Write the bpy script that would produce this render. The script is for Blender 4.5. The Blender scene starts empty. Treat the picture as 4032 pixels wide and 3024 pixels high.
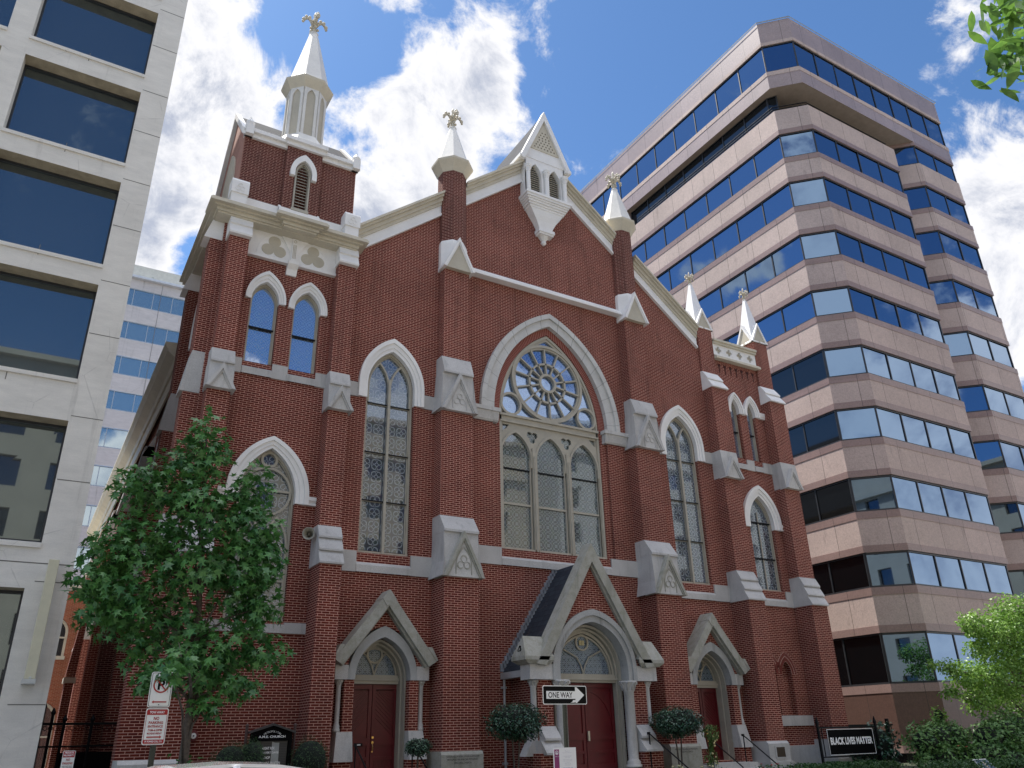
import bpy, bmesh, math, random
from mathutils import Vector, Matrix
from mathutils.geometry import tessellate_polygon
PI = math.pi; sin = math.sin; cos = math.cos
random.seed(7)
S = bpy.context.scene
COL = S.collection

# ---------------------------------------------------------------- mesh builder
class MB:
    def __init__(s): s.v = []; s.f = []
    def add(s, vs, fs):
        o = len(s.v); s.v += [tuple(p) for p in vs]; s.f += [tuple(i + o for i in f) for f in fs]; return s
    def face(s, *p): return s.add(p, [tuple(range(len(p)))])
    def box(s, x0, x1, y0, y1, z0, z1):
        return s.add([(x0,y0,z0),(x1,y0,z0),(x1,y1,z0),(x0,y1,z0),(x0,y0,z1),(x1,y0,z1),(x1,y1,z1),(x0,y1,z1)],
                     [(0,3,2,1),(4,5,6,7),(0,1,5,4),(1,2,6,5),(2,3,7,6),(3,0,4,7)])
    def prism(s, poly, y0, y1, back=True):            # poly in (x,z), thickness along y
        n = len(poly); a = [(x, y0, z) for x, z in poly]; b = [(x, y1, z) for x, z in poly]
        fs = [tuple(range(n))] + ([tuple(range(2*n-1, n-1, -1))] if back else []) + [(i, i+n, (i+1) % n + n, (i+1) % n) for i in range(n)]
        return s.add(a + b, fs)
    def prismx(s, poly, x0, x1):                      # poly in (y,z), thickness along x
        n = len(poly); a = [(x0, y, z) for y, z in poly]; b = [(x1, y, z) for y, z in poly]
        return s.add(a + b, [tuple(range(n)), tuple(range(2*n-1, n-1, -1))] + [(i, i+n, (i+1) % n + n, (i+1) % n) for i in range(n)])
    def ring(s, A, B, y0, y1, closed=False):          # band between two equal-length (x,z) polylines
        n = len(A); o = len(s.v)
        for y in (y0, y1):
            s.v += [(x, y, z) for x, z in A] + [(x, y, z) for x, z in B]
        a0, b0, a1, b1 = o, o+n, o+2*n, o+3*n
        for i in range(n if closed else n-1):
            j = (i+1) % n
            s.f += [(a0+i, a0+j, b0+j, b0+i), (a1+i, b1+i, b1+j, a1+j), (a0+i, a1+i, a1+j, a0+j), (b0+i, b0+j, b1+j, b1+i)]
        if not closed:
            s.f += [(a0, b0, b1, a1), (a0+n-1, a1+n-1, b1+n-1, b0+n-1)]
        return s
    def wall(s, outer, holes, y, rev=0.3, rim=0.0):   # front face with holes and their reveals
        pl = [[Vector((a, b, 0)) for a, b in p] for p in [outer] + holes]
        flat = [p for q in pl for p in q]
        o = len(s.v); s.v += [(p.x, y, p.y) for p in flat]
        s.f += [tuple(i + o for i in t) for t in tessellate_polygon(pl)]
        for h in holes:
            n = len(h); k = len(s.v)
            s.v += [(a, y, b) for a, b in h] + [(a, y+rev, b) for a, b in h]
            s.f += [(k+i, k+(i+1) % n, k+n+(i+1) % n, k+n+i) for i in range(n)]
        if rim:
            n = len(outer); k = len(s.v)
            s.v += [(a, y, b) for a, b in outer] + [(a, y+rim, b) for a, b in outer]
            s.f += [(k+i, k+(i+1) % n, k+n+(i+1) % n, k+n+i) for i in range(n)]
        return s
    def lathe(s, cx, cy, prof, n=8, ph=None, sx=1, sy=1):   # prof = [(r,z)...]; r is the flat-to-centre distance for n=8
        ph = PI/n if ph is None else ph; o = len(s.v); k = 1/cos(PI/n) if n <= 8 else 1
        for r, z in prof:
            for i in range(n):
                a = ph + 2*PI*i/n; s.v.append((cx + r*k*cos(a)*sx, cy + r*k*sin(a)*sy, z))
        m = len(prof)
        for j in range(m-1):
            for i in range(n):
                s.f.append((o+j*n+i, o+j*n+(i+1) % n, o+(j+1)*n+(i+1) % n, o+(j+1)*n+i))
        s.f.append(tuple(o+i for i in reversed(range(n)))); s.f.append(tuple(o+(m-1)*n+i for i in range(n)))
        return s
    def tube(s, pts, r, n=8, r2=None):
        pts = [Vector(p) for p in pts]; o = len(s.v); m = len(pts); r2 = r if r2 is None else r2
        up = Vector((0.013, 0.021, 1)) if abs((pts[-1]-pts[0]).normalized().z) < .9 else Vector((1, 0.02, 0.01))
        for i, p in enumerate(pts):
            d = (pts[min(i+1, m-1)] - pts[max(i-1, 0)]).normalized(); a = d.cross(up).normalized(); b = d.cross(a)
            rr = r + (r2-r)*i/(m-1)
            for k in range(n):
                t = 2*PI*k/n; s.v.append(tuple(p + a*(rr*cos(t)) + b*(rr*sin(t))))
        for i in range(m-1):
            for k in range(n):
                s.f.append((o+i*n+k, o+i*n+(k+1) % n, o+(i+1)*n+(k+1) % n, o+(i+1)*n+k))
        s.f.append(tuple(o+k for k in reversed(range(n)))); s.f.append(tuple(o+(m-1)*n+k for k in range(n)))
        return s
    def ball(s, c, r, sx=1, sy=1, sz=1, n=6):
        o = len(s.v); R = 2*n
        s.v.append((c[0], c[1], c[2]-r*sz))
        for j in range(1, n):
            t = PI*j/n
            for i in range(R):
                a = 2*PI*i/R; s.v.append((c[0]+r*sx*sin(t)*cos(a), c[1]+r*sy*sin(t)*sin(a), c[2]-r*sz*cos(t)))
        s.v.append((c[0], c[1], c[2]+r*sz)); e = len(s.v)-1
        for i in range(R):
            s.f.append((o, o+1+(i+1) % R, o+1+i)); s.f.append((e, e-R+i, e-R+(i+1) % R))
            for j in range(n-2):
                a = o+1+j*R; s.f.append((a+i, a+(i+1) % R, a+R+(i+1) % R, a+R+i))
        return s
    def xf(s, M, start=0):
        for i in range(start, len(s.v)): s.v[i] = tuple(M @ Vector(s.v[i]))
        return s
    def build(s, name, mat, parent=None, smooth=False, fix=True, label=None, bevel=0):
        off = Vector((0, 0, 0))
        if parent is not None:
            off = Vector(parent.get('_o', (0, 0, 0)))
        me = bpy.data.meshes.new(name)
        me.from_pydata([(a-off.x, b-off.y, c-off.z) for a, b, c in s.v], [], s.f)
        me.materials.append(mat)
        if fix:
            bm = bmesh.new(); bm.from_mesh(me); bmesh.ops.recalc_face_normals(bm, faces=bm.faces); bm.to_mesh(me); bm.free()
        if smooth:
            for p in me.polygons: p.use_smooth = True
        o = bpy.data.objects.new(name, me); COL.objects.link(o)
        if bevel:
            md = o.modifiers.new('bevel', 'BEVEL'); md.width = bevel; md.segments = 1; md.limit_method = 'ANGLE'; md.angle_limit = 0.6
        if parent is not None:
            o.parent = parent; o['_o'] = tuple(off)
        if label: o['label'] = label
        return o

def thing(name, label, cat, loc=(0, 0, 0), group=None):
    o = bpy.data.objects.new(name, None); COL.objects.link(o); o.location = loc; o.empty_display_size = .2
    o['label'] = label; o['category'] = cat; o['_o'] = tuple(loc)
    if group: o['group'] = group
    return o
def tag(o, label, cat, group=None, kind=None):
    if label: o['label'] = label
    if cat: o['category'] = cat
    if group: o['group'] = group
    if kind: o['kind'] = kind
    return o
def copy_tree(o, parent=None):
    c = o.copy(); COL.objects.link(c); c.parent = parent
    for ch in list(o.children): copy_tree(ch, c)
    return c
def arch(cx, w, z0, zs, za, n=10):
    """pointed arch outline, bottom left -> apex -> bottom right"""
    h = za - zs; R = (w*w + h*h)/(2*w); c = cx - w + R; a1 = math.atan2(h, R - w)
    L = [(c - R*cos(a1*i/n), zs + R*sin(a1*i/n)) for i in range(n+1)]
    Rr = [(2*cx - x, z) for x, z in reversed(L[:-1])]
    pts = L + Rr
    if z0 < zs - 1e-6: pts = [(cx-w, z0)] + pts + [(cx+w, z0)]
    return pts
def circ(cx, cz, r, n=28, a0=0): return [(cx + r*cos(a0+2*PI*i/n), cz + r*sin(a0+2*PI*i/n)) for i in range(n)]
def lobes(cx, cz, k, d, r, rot=PI/2, n=60):
    out = []
    for i in range(n):
        t = 2*PI*i/n; best = .001
        for j in range(k):
            e = t - rot - 2*PI*j/k; q = r*r - (d*sin(e))**2
            if q > 0 and cos(e) > 0 or (q > 0 and d < r): best = max(best, d*cos(e) + math.sqrt(q))
        out.append((cx + best*cos(t), cz + best*sin(t)))
    return out

# ---------------------------------------------------------------- node helper
class G:
    def __init__(s, name, world=None):
        if world is None:
            s.m = bpy.data.materials.new(name); s.m.use_nodes = True; s.t = s.m.node_tree
        else:
            s.m = world; s.t = world.node_tree
        s.t.nodes.clear(); s._c = {}
    def n(s, ty, ins=None, **kw):
        nd = s.t.nodes.new(ty)
        for k, v in kw.items(): setattr(nd, k, v)
        for k, v in (ins or {}).items(): s.put(nd.inputs[k], v)
        return nd
    def put(s, sock, v):
        if isinstance(v, bpy.types.NodeSocket): s.t.links.new(v, sock)
        elif isinstance(v, (tuple, list)) and len(v) == 3 and sock.type == 'RGBA': sock.default_value = (*v, 1)
        else: sock.default_value = v
    def M(s, op, a, b=None, c=None, clamp=False):
        nd = s.n('ShaderNodeMath', operation=op, use_clamp=clamp)
        for i, v in enumerate((a, b, c)):
            if v is not None: s.put(nd.inputs[i], v)
        return nd.outputs[0]
    def mix(s, f, a, b, blend='MIX'):
        nd = s.n('ShaderNodeMix', data_type='RGBA', blend_type=blend)
        s.put(nd.inputs[0], f); s.put(nd.inputs[6], a); s.put(nd.inputs[7], b); return nd.outputs[2]
    def rng(s, v, a, b, c=0, d=1, smooth=False):
        nd = s.n('ShaderNodeMapRange', {0: v, 1: a, 2: b, 3: c, 4: d}, interpolation_type='SMOOTHSTEP' if smooth else 'LINEAR'); return nd.outputs[0]
    def noise(s, vec, scale, detail=3, rough=.5, dim='3D', out=0, dist=0):
        nd = s.n('ShaderNodeTexNoise', {'Vector': vec, 'Scale': scale, 'Detail': detail, 'Roughness': rough, 'Distortion': dist}, noise_dimensions=dim); return nd.outputs[out]
    def obj(s):
        if 'tc' not in s._c: s._c['tc'] = s.n('ShaderNodeTexCoord')
        return s._c['tc'].outputs['Object']
    def xyz(s, v=None):
        return s.n('ShaderNodeSeparateXYZ', {0: v or s.obj()}).outputs
    def comb(s, x, y, z=0): return s.n('ShaderNodeCombineXYZ', {0: x, 1: y, 2: z}).outputs[0]
    def scalev(s, v, sc): return s.n('ShaderNodeVectorMath', {0: v, 1: sc}, operation='MULTIPLY').outputs[0]
    def uz(s):
        p = s.xyz(); nn = s.n('ShaderNodeNewGeometry').outputs['Normal']; q = s.xyz(nn)
        u = s.M('SUBTRACT', s.M('MULTIPLY', p[1], q[0]), s.M('MULTIPLY', p[0], q[1]))
        return u, p[2]
    def out(s, base, rough=.8, metal=0, bump=None, bs=.2, bd=.01, spec=.5, emis=None, es=0, coat=0, trans=0):
        b = s.n('ShaderNodeBsdfPrincipled', {'Base Color': base, 'Roughness': rough, 'Metallic': metal, 'Specular IOR Level': spec, 'Coat Weight': coat})
        if bump is not None:
            s.put(b.inputs['Normal'], s.n('ShaderNodeBump', {'Height': bump, 'Strength': bs, 'Distance': bd}).outputs[0])
        if emis: s.put(b.inputs['Emission Color'], emis); s.put(b.inputs['Emission Strength'], es)
        sh = b.outputs[0]
        if trans:
            tr = s.n('ShaderNodeBsdfTranslucent', {'Color': base}); mx = s.n('ShaderNodeMixShader', {0: trans, 1: sh, 2: tr.outputs[0]}); sh = mx.outputs[0]
        o = s.n('ShaderNodeOutputMaterial', {0: sh}); return s.m

def m_plain(name, col, rough=.7, metal=0, var=.12, sc=3, spec=.5, bump=0, coat=0):
    g = G(name); nz = g.noise(g.obj(), sc, 4, .6); nz2 = g.noise(g.obj(), sc*14, 2)
    f = g.M('ADD', g.rng(nz, .3, .7, 1-var, 1+var*.6), g.rng(nz2, .3, .7, -var*.3, var*.3))
    c = g.n('ShaderNodeVectorMath', {0: col, 'Scale': f}, operation='SCALE').outputs[0]
    return g.out(c, rough, metal, bump=nz2 if bump else None, bs=bump, spec=spec, coat=coat)

def m_brick(name, c1, c2, mort, stain=.35, bw=.2127, rh=.0637, ms=.0075):
    g = G(name); u, z = g.uz()
    br = g.n('ShaderNodeTexBrick', {'Vector': g.comb(u, z), 'Color1': c1, 'Color2': c2, 'Mortar': mort, 'Scale': 1.0, 'Mortar Size': ms, 'Mortar Smooth': .15, 'Bias': 0.0, 'Brick Width': bw, 'Row Height': rh}, offset=.5)
    n1 = g.noise(g.obj(), .55, 5, .6); n2 = g.noise(g.obj(), 9, 3); n3 = g.noise(g.scalev(g.obj(), (2.5, 2.5, .35)), 1.1, 4, .65)
    f = g.M('MULTIPLY', g.rng(n1, .3, .7, .82, 1.14), g.rng(n2, .25, .75, .88, 1.12))
    c = g.n('ShaderNodeVectorMath', {0: br.outputs[0], 'Scale': f}, operation='SCALE').outputs[0]
    soot = g.M('MULTIPLY', g.rng(n3, .52, .72, 0, stain, True), g.rng(z, 2, 16, .35, 1))
    c = g.mix(soot, c, (.075, .035, .026))
    pale = g.rng(g.noise(g.obj(), 1.7, 4, .7), .64, .78, 0, .25, True)
    c = g.mix(pale, c, (.28, .14, .11))
    return g.out(c, .88, bump=br.outputs[1], bs=-.35, bd=.006, spec=.25)
def m_granite(name, c, var=.18, streak=.25, moss=0, sc=1.0, joint=0):
    g = G(name); sp = g.noise(g.obj(), 60*sc, 2, .7); lo = g.noise(g.obj(), 1.1, 5, .6); st = g.noise(g.scalev(g.obj(), (5, 5, .5)), 1, 4, .6)
    f = g.M('MULTIPLY', g.rng(sp, .3, .7, 1-var, 1+var), g.rng(lo, .3, .7, .86, 1.1))
    col = g.n('ShaderNodeVectorMath', {0: c, 'Scale': f}, operation='SCALE').outputs[0]
    col = g.mix(g.rng(st, .52, .74, 0, streak, True), col, (.1, .1, .085))
    if moss: col = g.mix(g.rng(g.noise(g.obj(), 5.5, 6, .7), .42, .66, .12*moss, moss*.62, True), col, (.17, .18, .10))
    return g.out(col, .8, bump=sp, bs=.12, bd=.004, spec=.3)
def m_glass(name, tint, rough=.015, metal=.9, wave=.0, dark=(.01, .015, .02)):
    g = G(name); nz = g.noise(g.obj(), .8, 2)
    b = g.n('ShaderNodeBsdfPrincipled', {'Base Color': tint, 'Metallic': 1.0, 'Roughness': rough})
    d = g.n('ShaderNodeBsdfPrincipled', {'Base Color': dark, 'Roughness': .05})
    if wave:
        bp = g.n('ShaderNodeBump', {'Height': nz, 'Strength': wave, 'Distance': .05}).outputs[0]; g.put(b.inputs['Normal'], bp)
    fr = g.n('ShaderNodeFresnel', {'IOR': 1.5}).outputs[0]
    f = g.M('ADD', metal, g.M('MULTIPLY', fr, .9), clamp=True)
    mx = g.n('ShaderNodeMixShader', {0: f, 1: d.outputs[0], 2: b.outputs[0]})
    g.n('ShaderNodeOutputMaterial', {0: mx.outputs[0]}); return g.m
def m_stained(name, cell=.36, kind=0, base=(.03, .045, .07), line=(.35, .42, .5), refl=.16, tint=(.62, .72, .85)):
    """leaded glass behind a protective pane: pale cames drawn as circles, flowers and lattices"""
    g = G(name); p = g.xyz(); x = p[0]; z = p[2]
    fx = g.M('SUBTRACT', g.M('FRACT', g.M('DIVIDE', x, cell)), .5); fz = g.M('SUBTRACT', g.M('FRACT', g.M('DIVIDE', z, cell)), .5)
    rr = g.M('SQRT', g.M('ADD', g.M('MULTIPLY', fx, fx), g.M('MULTIPLY', fz, fz)))
    def ln(v, w): return g.M('LESS_THAN', g.M('ABSOLUTE', v), w)
    w = .014/cell*.36
    a = ln(g.M('SUBTRACT', rr, .44), w); b = ln(g.M('SUBTRACT', rr, .14), w)
    if kind == 0:
        dx = g.M('SUBTRACT', g.M('ABSOLUTE', fx), .22); dz = g.M('SUBTRACT', g.M('ABSOLUTE', fz), .22)
        q = g.M('SQRT', g.M('ADD', g.M('MULTIPLY', dx, dx), g.M('MULTIPLY', dz, dz))); c = ln(g.M('SUBTRACT', q, .19), w)
    else:
        c = g.M('MAXIMUM', ln(g.M('SUBTRACT', fx, fz), w), ln(g.M('ADD', fx, fz), w))
    L = g.M('MAXIMUM', g.M('MAXIMUM', a, b), c)
    vz = g.noise(g.obj(), 5, 1); vo = g.n('ShaderNodeTexVoronoi', {'Vector': g.obj(), 'Scale': 9.0}).outputs['Color']
    col = g.mix(.45, base, g.mix(1, base, vo, 'MULTIPLY'))
    col = g.mix(g.M('LESS_THAN', rr, .14), col, g.mix(.5, base, (.02, .02, .05)))
    col = g.mix(g.M('MULTIPLY', L, .8), col, line)
    d = g.n('ShaderNodeBsdfPrincipled', {'Base Color': col, 'Roughness': .35})
    gl = g.n('ShaderNodeBsdfPrincipled', {'Base Color': tint, 'Metallic': 1.0, 'Roughness': .02})
    bp = g.n('ShaderNodeBump', {'Height': g.noise(g.obj(), 1.6, 2), 'Strength': .05, 'Distance': .03}).outputs[0]; g.put(gl.inputs['Normal'], bp)
    f = g.M('MULTIPLY', g.M('ADD', refl, g.n('ShaderNodeFresnel', {'IOR': 1.45}).outputs[0], clamp=True), g.M('SUBTRACT', 1, g.M('MULTIPLY', L, .55)))
    mx = g.n('ShaderNodeMixShader', {0: f, 1: d.outputs[0], 2: gl.outputs[0]})
    g.n('ShaderNodeOutputMaterial', {0: mx.outputs[0]}); return g.m
def m_leaf(name, c1, c2, rough=.45, trans=.3, sc=2.5):
    g = G(name); n1 = g.noise(g.obj(), sc, 3); n2 = g.noise(g.obj(), 22, 1)
    c = g.mix(g.rng(g.M('ADD', g.M('MULTIPLY', n1, .6), g.M('MULTIPLY', n2, .4)), .38, .62), c1, c2)
    return g.out(c, rough, trans=trans, spec=.5)

BRICK = m_brick('red brick', (.150, .022, .013), (.105, .014, .009), (.62, .36, .28), ms=.0068)
BRICKD = m_brick('sooty brick', (.105, .020, .013), (.075, .014, .010), (.44, .26, .21), stain=.6)
ANNEX = m_brick('orange brick', (.36, .09, .04), (.28, .065, .03), (.45, .3, .2))
GRAN = m_granite('grey granite', (.50, .485, .465))
GRANM = m_granite('mossy granite', (.40, .385, .34), moss=.6, streak=.4)
GRANL = m_granite('pale granite', (.56, .545, .52), streak=.35)
WHITE = m_plain('white paint', (.84, .82, .79), .55, var=.07, sc=1.5)
CREAM = m_plain('cream paint', (.60, .545, .43), .6, var=.12, sc=1.5)
TAN = m_plain('tan paint', (.50, .455, .36), .6, var=.1, sc=1.5)
FRAME = m_plain('window frame paint', (.42, .385, .31), .5, var=.1)
METAL = m_plain('painted sheet metal', (.74, .715, .66), .42, var=.12, sc=.9, spec=.5)
SLATE = m_brick('slate', (.035, .042, .055), (.024, .029, .04), (.012, .014, .018), bw=.25, rh=.16, ms=.006)
DOORM = m_plain('dark red door paint', (.115, .006, .010), .38, var=.15, sc=4)
DARK = m_plain('dark louvre void', (.02, .02, .022), .8)
BLACK = m_plain('black painted iron', (.008, .008, .010), .5, spec=.15)
BLACKM = m_plain('black matt panel', (.003, .003, .004), .6, spec=.06)
STEEL = m_plain('dark galvanised steel', (.06, .065, .05), .5, metal=.3, var=.3, sc=30)
LEAD = m_plain('lead flashing', (.30, .31, .33), .5, var=.25)
BRASS = m_plain('brass', (.75, .5, .18), .25, metal=1, var=.1)
WSIGN = m_plain('white sign sheeting', (.88, .88, .84), .5, var=.03)
RSIGN = m_plain('red sign ink', (.42, .02, .02), .5, var=.05)
BSIGN = m_plain('black sign ink', (.005, .005, .005), .5, spec=.1)
WLET = m_plain('white lettering', (.92, .92, .92), .5, var=.02)
BARK = m_plain('grey brown bark', (.11, .085, .065), .9, var=.5, sc=14, bump=.6)
ST_TALL = m_stained('leaded glass flowers', .38, 0, line=(.5, .56, .6))
ST_MAIN = m_stained('leaded glass lattice', .30, 1, base=(.035, .05, .05), line=(.5, .56, .54))
ST_ROSE = m_stained('blue leaded glass', .34, 1, base=(.03, .06, .15), line=(.3, .42, .6), refl=.36, tint=(.5, .66, .95))
ST_SM = m_stained('diamond leaded glass', .22, 1, base=(.06, .09, .16), refl=.5, tint=(.75, .85, 1))
ST_DOOR = m_stained('tympanum glass', .16, 0, base=(.02, .05, .075), refl=.04, tint=(.5, .6, .7))

def text(name, s, parent, mat, cx, y, cz, w=None, h=.1, rotz=0, depth=.002, bold=0, shear=0, rot2=0, tilt=0):
    cu = bpy.data.curves.new(name, 'FONT'); cu.body = s; cu.align_x = 'CENTER'; cu.align_y = 'CENTER'; cu.size = 1; cu.extrude = 0; cu.offset = bold; cu.shear = shear; cu.resolution_u = 3
    ob = bpy.data.objects.new('tmp', cu); COL.objects.link(ob)
    dg = bpy.context.evaluated_depsgraph_get(); dg.update()
    me = bpy.data.meshes.new_from_object(ob.evaluated_get(dg)); bpy.data.objects.remove(ob)
    xs = [v.co.x for v in me.vertices]; zs = [v.co.y for v in me.vertices]
    if not xs: return None
    W = max(xs)-min(xs); H = max(zs)-min(zs); mx = (max(xs)+min(xs))/2; mz = (max(zs)+min(zs))/2
    sz = h/H; sx = (w/W) if w else sz
    off = Vector(parent.get('_o', (0, 0, 0)))
    cr, sr = cos(rot2), sin(rot2)
    for v in me.vertices:
        a = (v.co.x-mx)*sx; b = (v.co.y-mz)*sz
        a, b = a*cr-b*sr, a*sr+b*cr
        v.co = Vector((cx, y, cz)) + Vector((a*cos(rotz), a*sin(rotz) + b*sin(tilt), b*cos(tilt))) - off
    me.materials.clear(); me.materials.append(mat)
    o = bpy.data.objects.new(name, me); COL.objects.link(o); o.parent = parent; o['_o'] = tuple(off)
    return o
# ================================================================ THE CHURCH
church = thing('church', 'large red brick gothic church with white trimmed pointed windows and small spires', 'church', (0, 6, .3))

def finial(parent, cx, cy, z0, h, mat=None):
    m = MB(); k = h/1.1
    m.lathe(cx, cy, [(.12*k, z0), (.07*k, z0+.12*k), (.05*k, z0+.38*k), (.045*k, z0+.5*k)], 8)
    for i in range(4):
        a = i*PI/2; dx, dy = cos(a), sin(a)
        pts = [(cx+dx*r*k, cy+dy*r*k, z0+z*k) for r, z in ((.03, .40), (.14, .62), (.26, .70), (.38, .60))]
        m.tube(pts, .062*k, 6, .045*k)
        for r, z, q in ((.40, .58, .075), (.32, .74, .065), (.20, .76, .065), (.42, .48, .055), (.12, .30, .055), (.13, .62, .07)):
            m.ball((cx+dx*r*k, cy+dy*r*k, z0+z*k), q*k, n=4)
        m.tube([(cx+dx*.10*k, cy+dy*.10*k, z0+.1*k), (cx+dx*.04*k, cy+dy*.04*k, z0+.45*k)], .02*k, 5)
    m.lathe(cx, cy, [(.05*k, z0+.5*k), (.075*k, z0+.74*k), (.04*k, z0+.86*k), (.07*k, z0+.95*k), (.02*k, z0+1.1*k)], 8)
    return m.build('finial', mat or CREAM, parent, smooth=True)

def gablet(name, x0, x1, y, yb, zb, za, mat, parent, face=None, trefoil=False, rim=.10, ax='x', plane=0):
    """little pitched gable standing on a buttress"""
    c = (x0+x1)/2; h = (x1-x0)/2; sl = (za-zb)/h
    m = MB(); m.ring([(x0, zb), (c, za), (x1, zb)], [(x0+rim, zb), (c, za-rim*sl), (x1-rim, zb)], y-.05, yb)
    m.ring([(x0+rim*.9, zb), (c, za-rim*sl*.9), (x1-rim*.9, zb)], [(x0+rim*1.5, zb), (c, za-rim*sl*1.5), (x1-rim*1.5, zb)], y-.015, yb)
    g = m.build(name, mat, parent)
    MB().prism([(x0+rim*.8, zb+.01), (c, za-rim*sl*.8), (x1-rim*.8, zb+.01)], y+.025, yb).build('gablet_face', face or mat, parent)
    if trefoil:
        t = MB(); P = lobes(c, zb+(za-zb)*.30, 3, h*.2, h*.16); Q = [(c+(a-c)*.82, zb+(za-zb)*.30+(b-zb-(za-zb)*.30)*.82) for a, b in P]
        t.ring(P, Q, y+.005, y+.026, closed=True)
        A = arch(c, h*.40, zb+(za-zb)*.06, zb+(za-zb)*.24, zb+(za-zb)*.66, 6); B = arch(c, h*.36, zb+(za-zb)*.06, zb+(za-zb)*.24, zb+(za-zb)*.62, 6)
        t.ring(A, B, y+.005, y+.026); t.build('trefoil', mat, parent)
    return g

def buttress(x0, x1, side=0):
    b = MB()
    return b
# ---------------- walls
hole_w = lambda cx: arch(cx, .80, 6.5, 11.75, 13.02)
wall = MB()
topz = lambda x: 23.15 - .815*abs(x)
NAVE = [(-7.55, .3), (7.62, .3), (7.62, topz(7.62)), (0, topz(0)), (-7.55, topz(-7.55))]
cw = .05
wall.wall(NAVE, [hole_w(-6.0), hole_w(6.0), arch(cw, 2.38, 7.04, 11.7, 15.45, 16), arch(-6.0, .80, .75, 3.1, 4.18), arch(6.0, .80, .75, 3.1, 4.18)], 0, .30)
wall.wall(arch(cw, 2.38, 7.04, 11.7, 15.45, 16), [arch(cw, 2.07, 7.04, 11.72, 15.13, 16)], .10, .18)
wall.wall([(-11.6, .3), (-7.55, .3), (-7.55, 16.4), (-11.6, 16.4)], [arch(-9.48, .78, 4.5, 7.85, 9.2), arch(-10.15, .42, 11.68, 13.75, 14.40, 8), arch(-8.86, .42, 11.68, 13.75, 14.40, 8)], 0, .30)
wall.wall([(7.62, .3), (11.78, .3), (11.78, 16.1), (7.62, 16.1)], [arch(9.84, .67, 6.5, 9.1, 10.27), arch(9.24, .24, 11.75, 13.8, 14.36, 8), arch(10.17, .24, 11.75, 13.8, 14.36, 8), arch(9.16, .25, 2.1, 3.5, 3.95, 6), arch(9.98, .25, 2.1, 3.5, 3.95, 6)], 0, .30)
for cx in (9.16, 9.98): wall.prism(arch(cx, .27, 2.1, 3.5, 3.97, 6), .22, .26)
# body: tower flanks, tower backs, nave sides and rear
wall.face((-11.6, 0, .3), (-11.6, 4.2, .3), (-11.6, 4.2, 16.4), (-11.6, 0, 16.4))
wall.face((-7.55, 0, 14), (-7.55, 4.2, 14), (-7.55, 4.2, 16.4), (-7.55, 0, 16.4))
wall.face((-11.6, 4.2, .3), (-7.55, 4.2, .3), (-7.55, 4.2, 16.4), (-11.6, 4.2, 16.4))
wall.face((11.78, 0, .3), (11.78, 4, .3), (11.78, 4, 16.1), (11.78, 0, 16.1))
wall.face((7.62, 4, 10), (11.78, 4, 10), (11.78, 4, 16.1), (7.62, 4, 16.1))
wall.face((-11.62, 4.2, .3), (-11.62, 33, .3), (-11.62, 33, 13.4), (-11.62, 4.2, 13.4))
wall.face((11.6, 4, .3), (11.6, 33, .3), (11.6, 33, 13.4), (11.6, 4, 13.4))
wall.prism([(-11.62, .3), (11.6, .3), (11.6, 13.4), (0, 22.9), (-11.62, 13.4)], 33, 33.3)
wall.face((-7.55, .02, 16.4), (-7.55, .02, 17.2), (-7.55, .3, 17.2), (-7.55, .3, 16.4))
brick_wall = wall.build('brick_wall', BRICK, church, fix=False)
# brick voussoir order of the great window: thin raised ring of radial bricks
g = G('radial bricks'); _p = g.xyz(); _a = g.M('ARCTAN2', g.M('SUBTRACT', _p[2], 11.7), g.M('SUBTRACT', _p[0], .05))
_s = g.M('FRACT', g.M('MULTIPLY', _a, 38)); VOUS = g.out(g.mix(g.M('LESS_THAN', _s, .16), (.21, .042, .028), (.50, .33, .27)), .85)
MB().ring(arch(cw, 2.365, 11.7, 11.71, 15.43, 16), arch(cw, 2.08, 11.7, 11.73, 15.14, 16), .085, .105).build('brick_arch_ring', VOUS, church)
rk = MB()
for cx in (9.16, 9.98):
    for wo, zo, wi, zi in ((.50, 4.28, .39, 4.14), (.38, 4.12, .255, 3.96)):
        A = arch(cx, wo, 3.5, 3.5, zo, 11); B = arch(cx, wi, 3.5, 3.5, zi, 11)
        for i in range(len(A)-1):
            q = [A[i], A[i+1], B[i+1], B[i]]; c_ = (sum(p[0] for p in q)/4, sum(p[1] for p in q)/4)
            if cx < 9.5 and c_[0] > 9.565 or cx > 9.5 and c_[0] < 9.575 : continue
            rk.prism([(c_[0]+(a-c_[0])*.80, c_[1]+(b-c_[1])*.93) for a, b in q], -.014, .0)
rk.build('brick_arch_ring', m_plain('arch brick', (.17, .03, .02), .85, var=.2, sc=8), church)
rk = MB()
for cx in (9.16, 9.98): rk.ring([(a, b) for a, b in arch(cx, .51, 3.5, 3.5, 4.29, 11) if (a-9.57)*(cx-9.57) > 0], [(a, b) for a, b in [p for p, q in zip(arch(cx, .25, 3.5, 3.5, 3.955, 11), arch(cx, .51, 3.5, 3.5, 4.29, 11)) if (q[0]-9.57)*(cx-9.57) > 0]], -.007, .0)
rk.build('arch_mortar', m_plain('arch mortar', (.5, .34, .28), .9), church)
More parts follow.
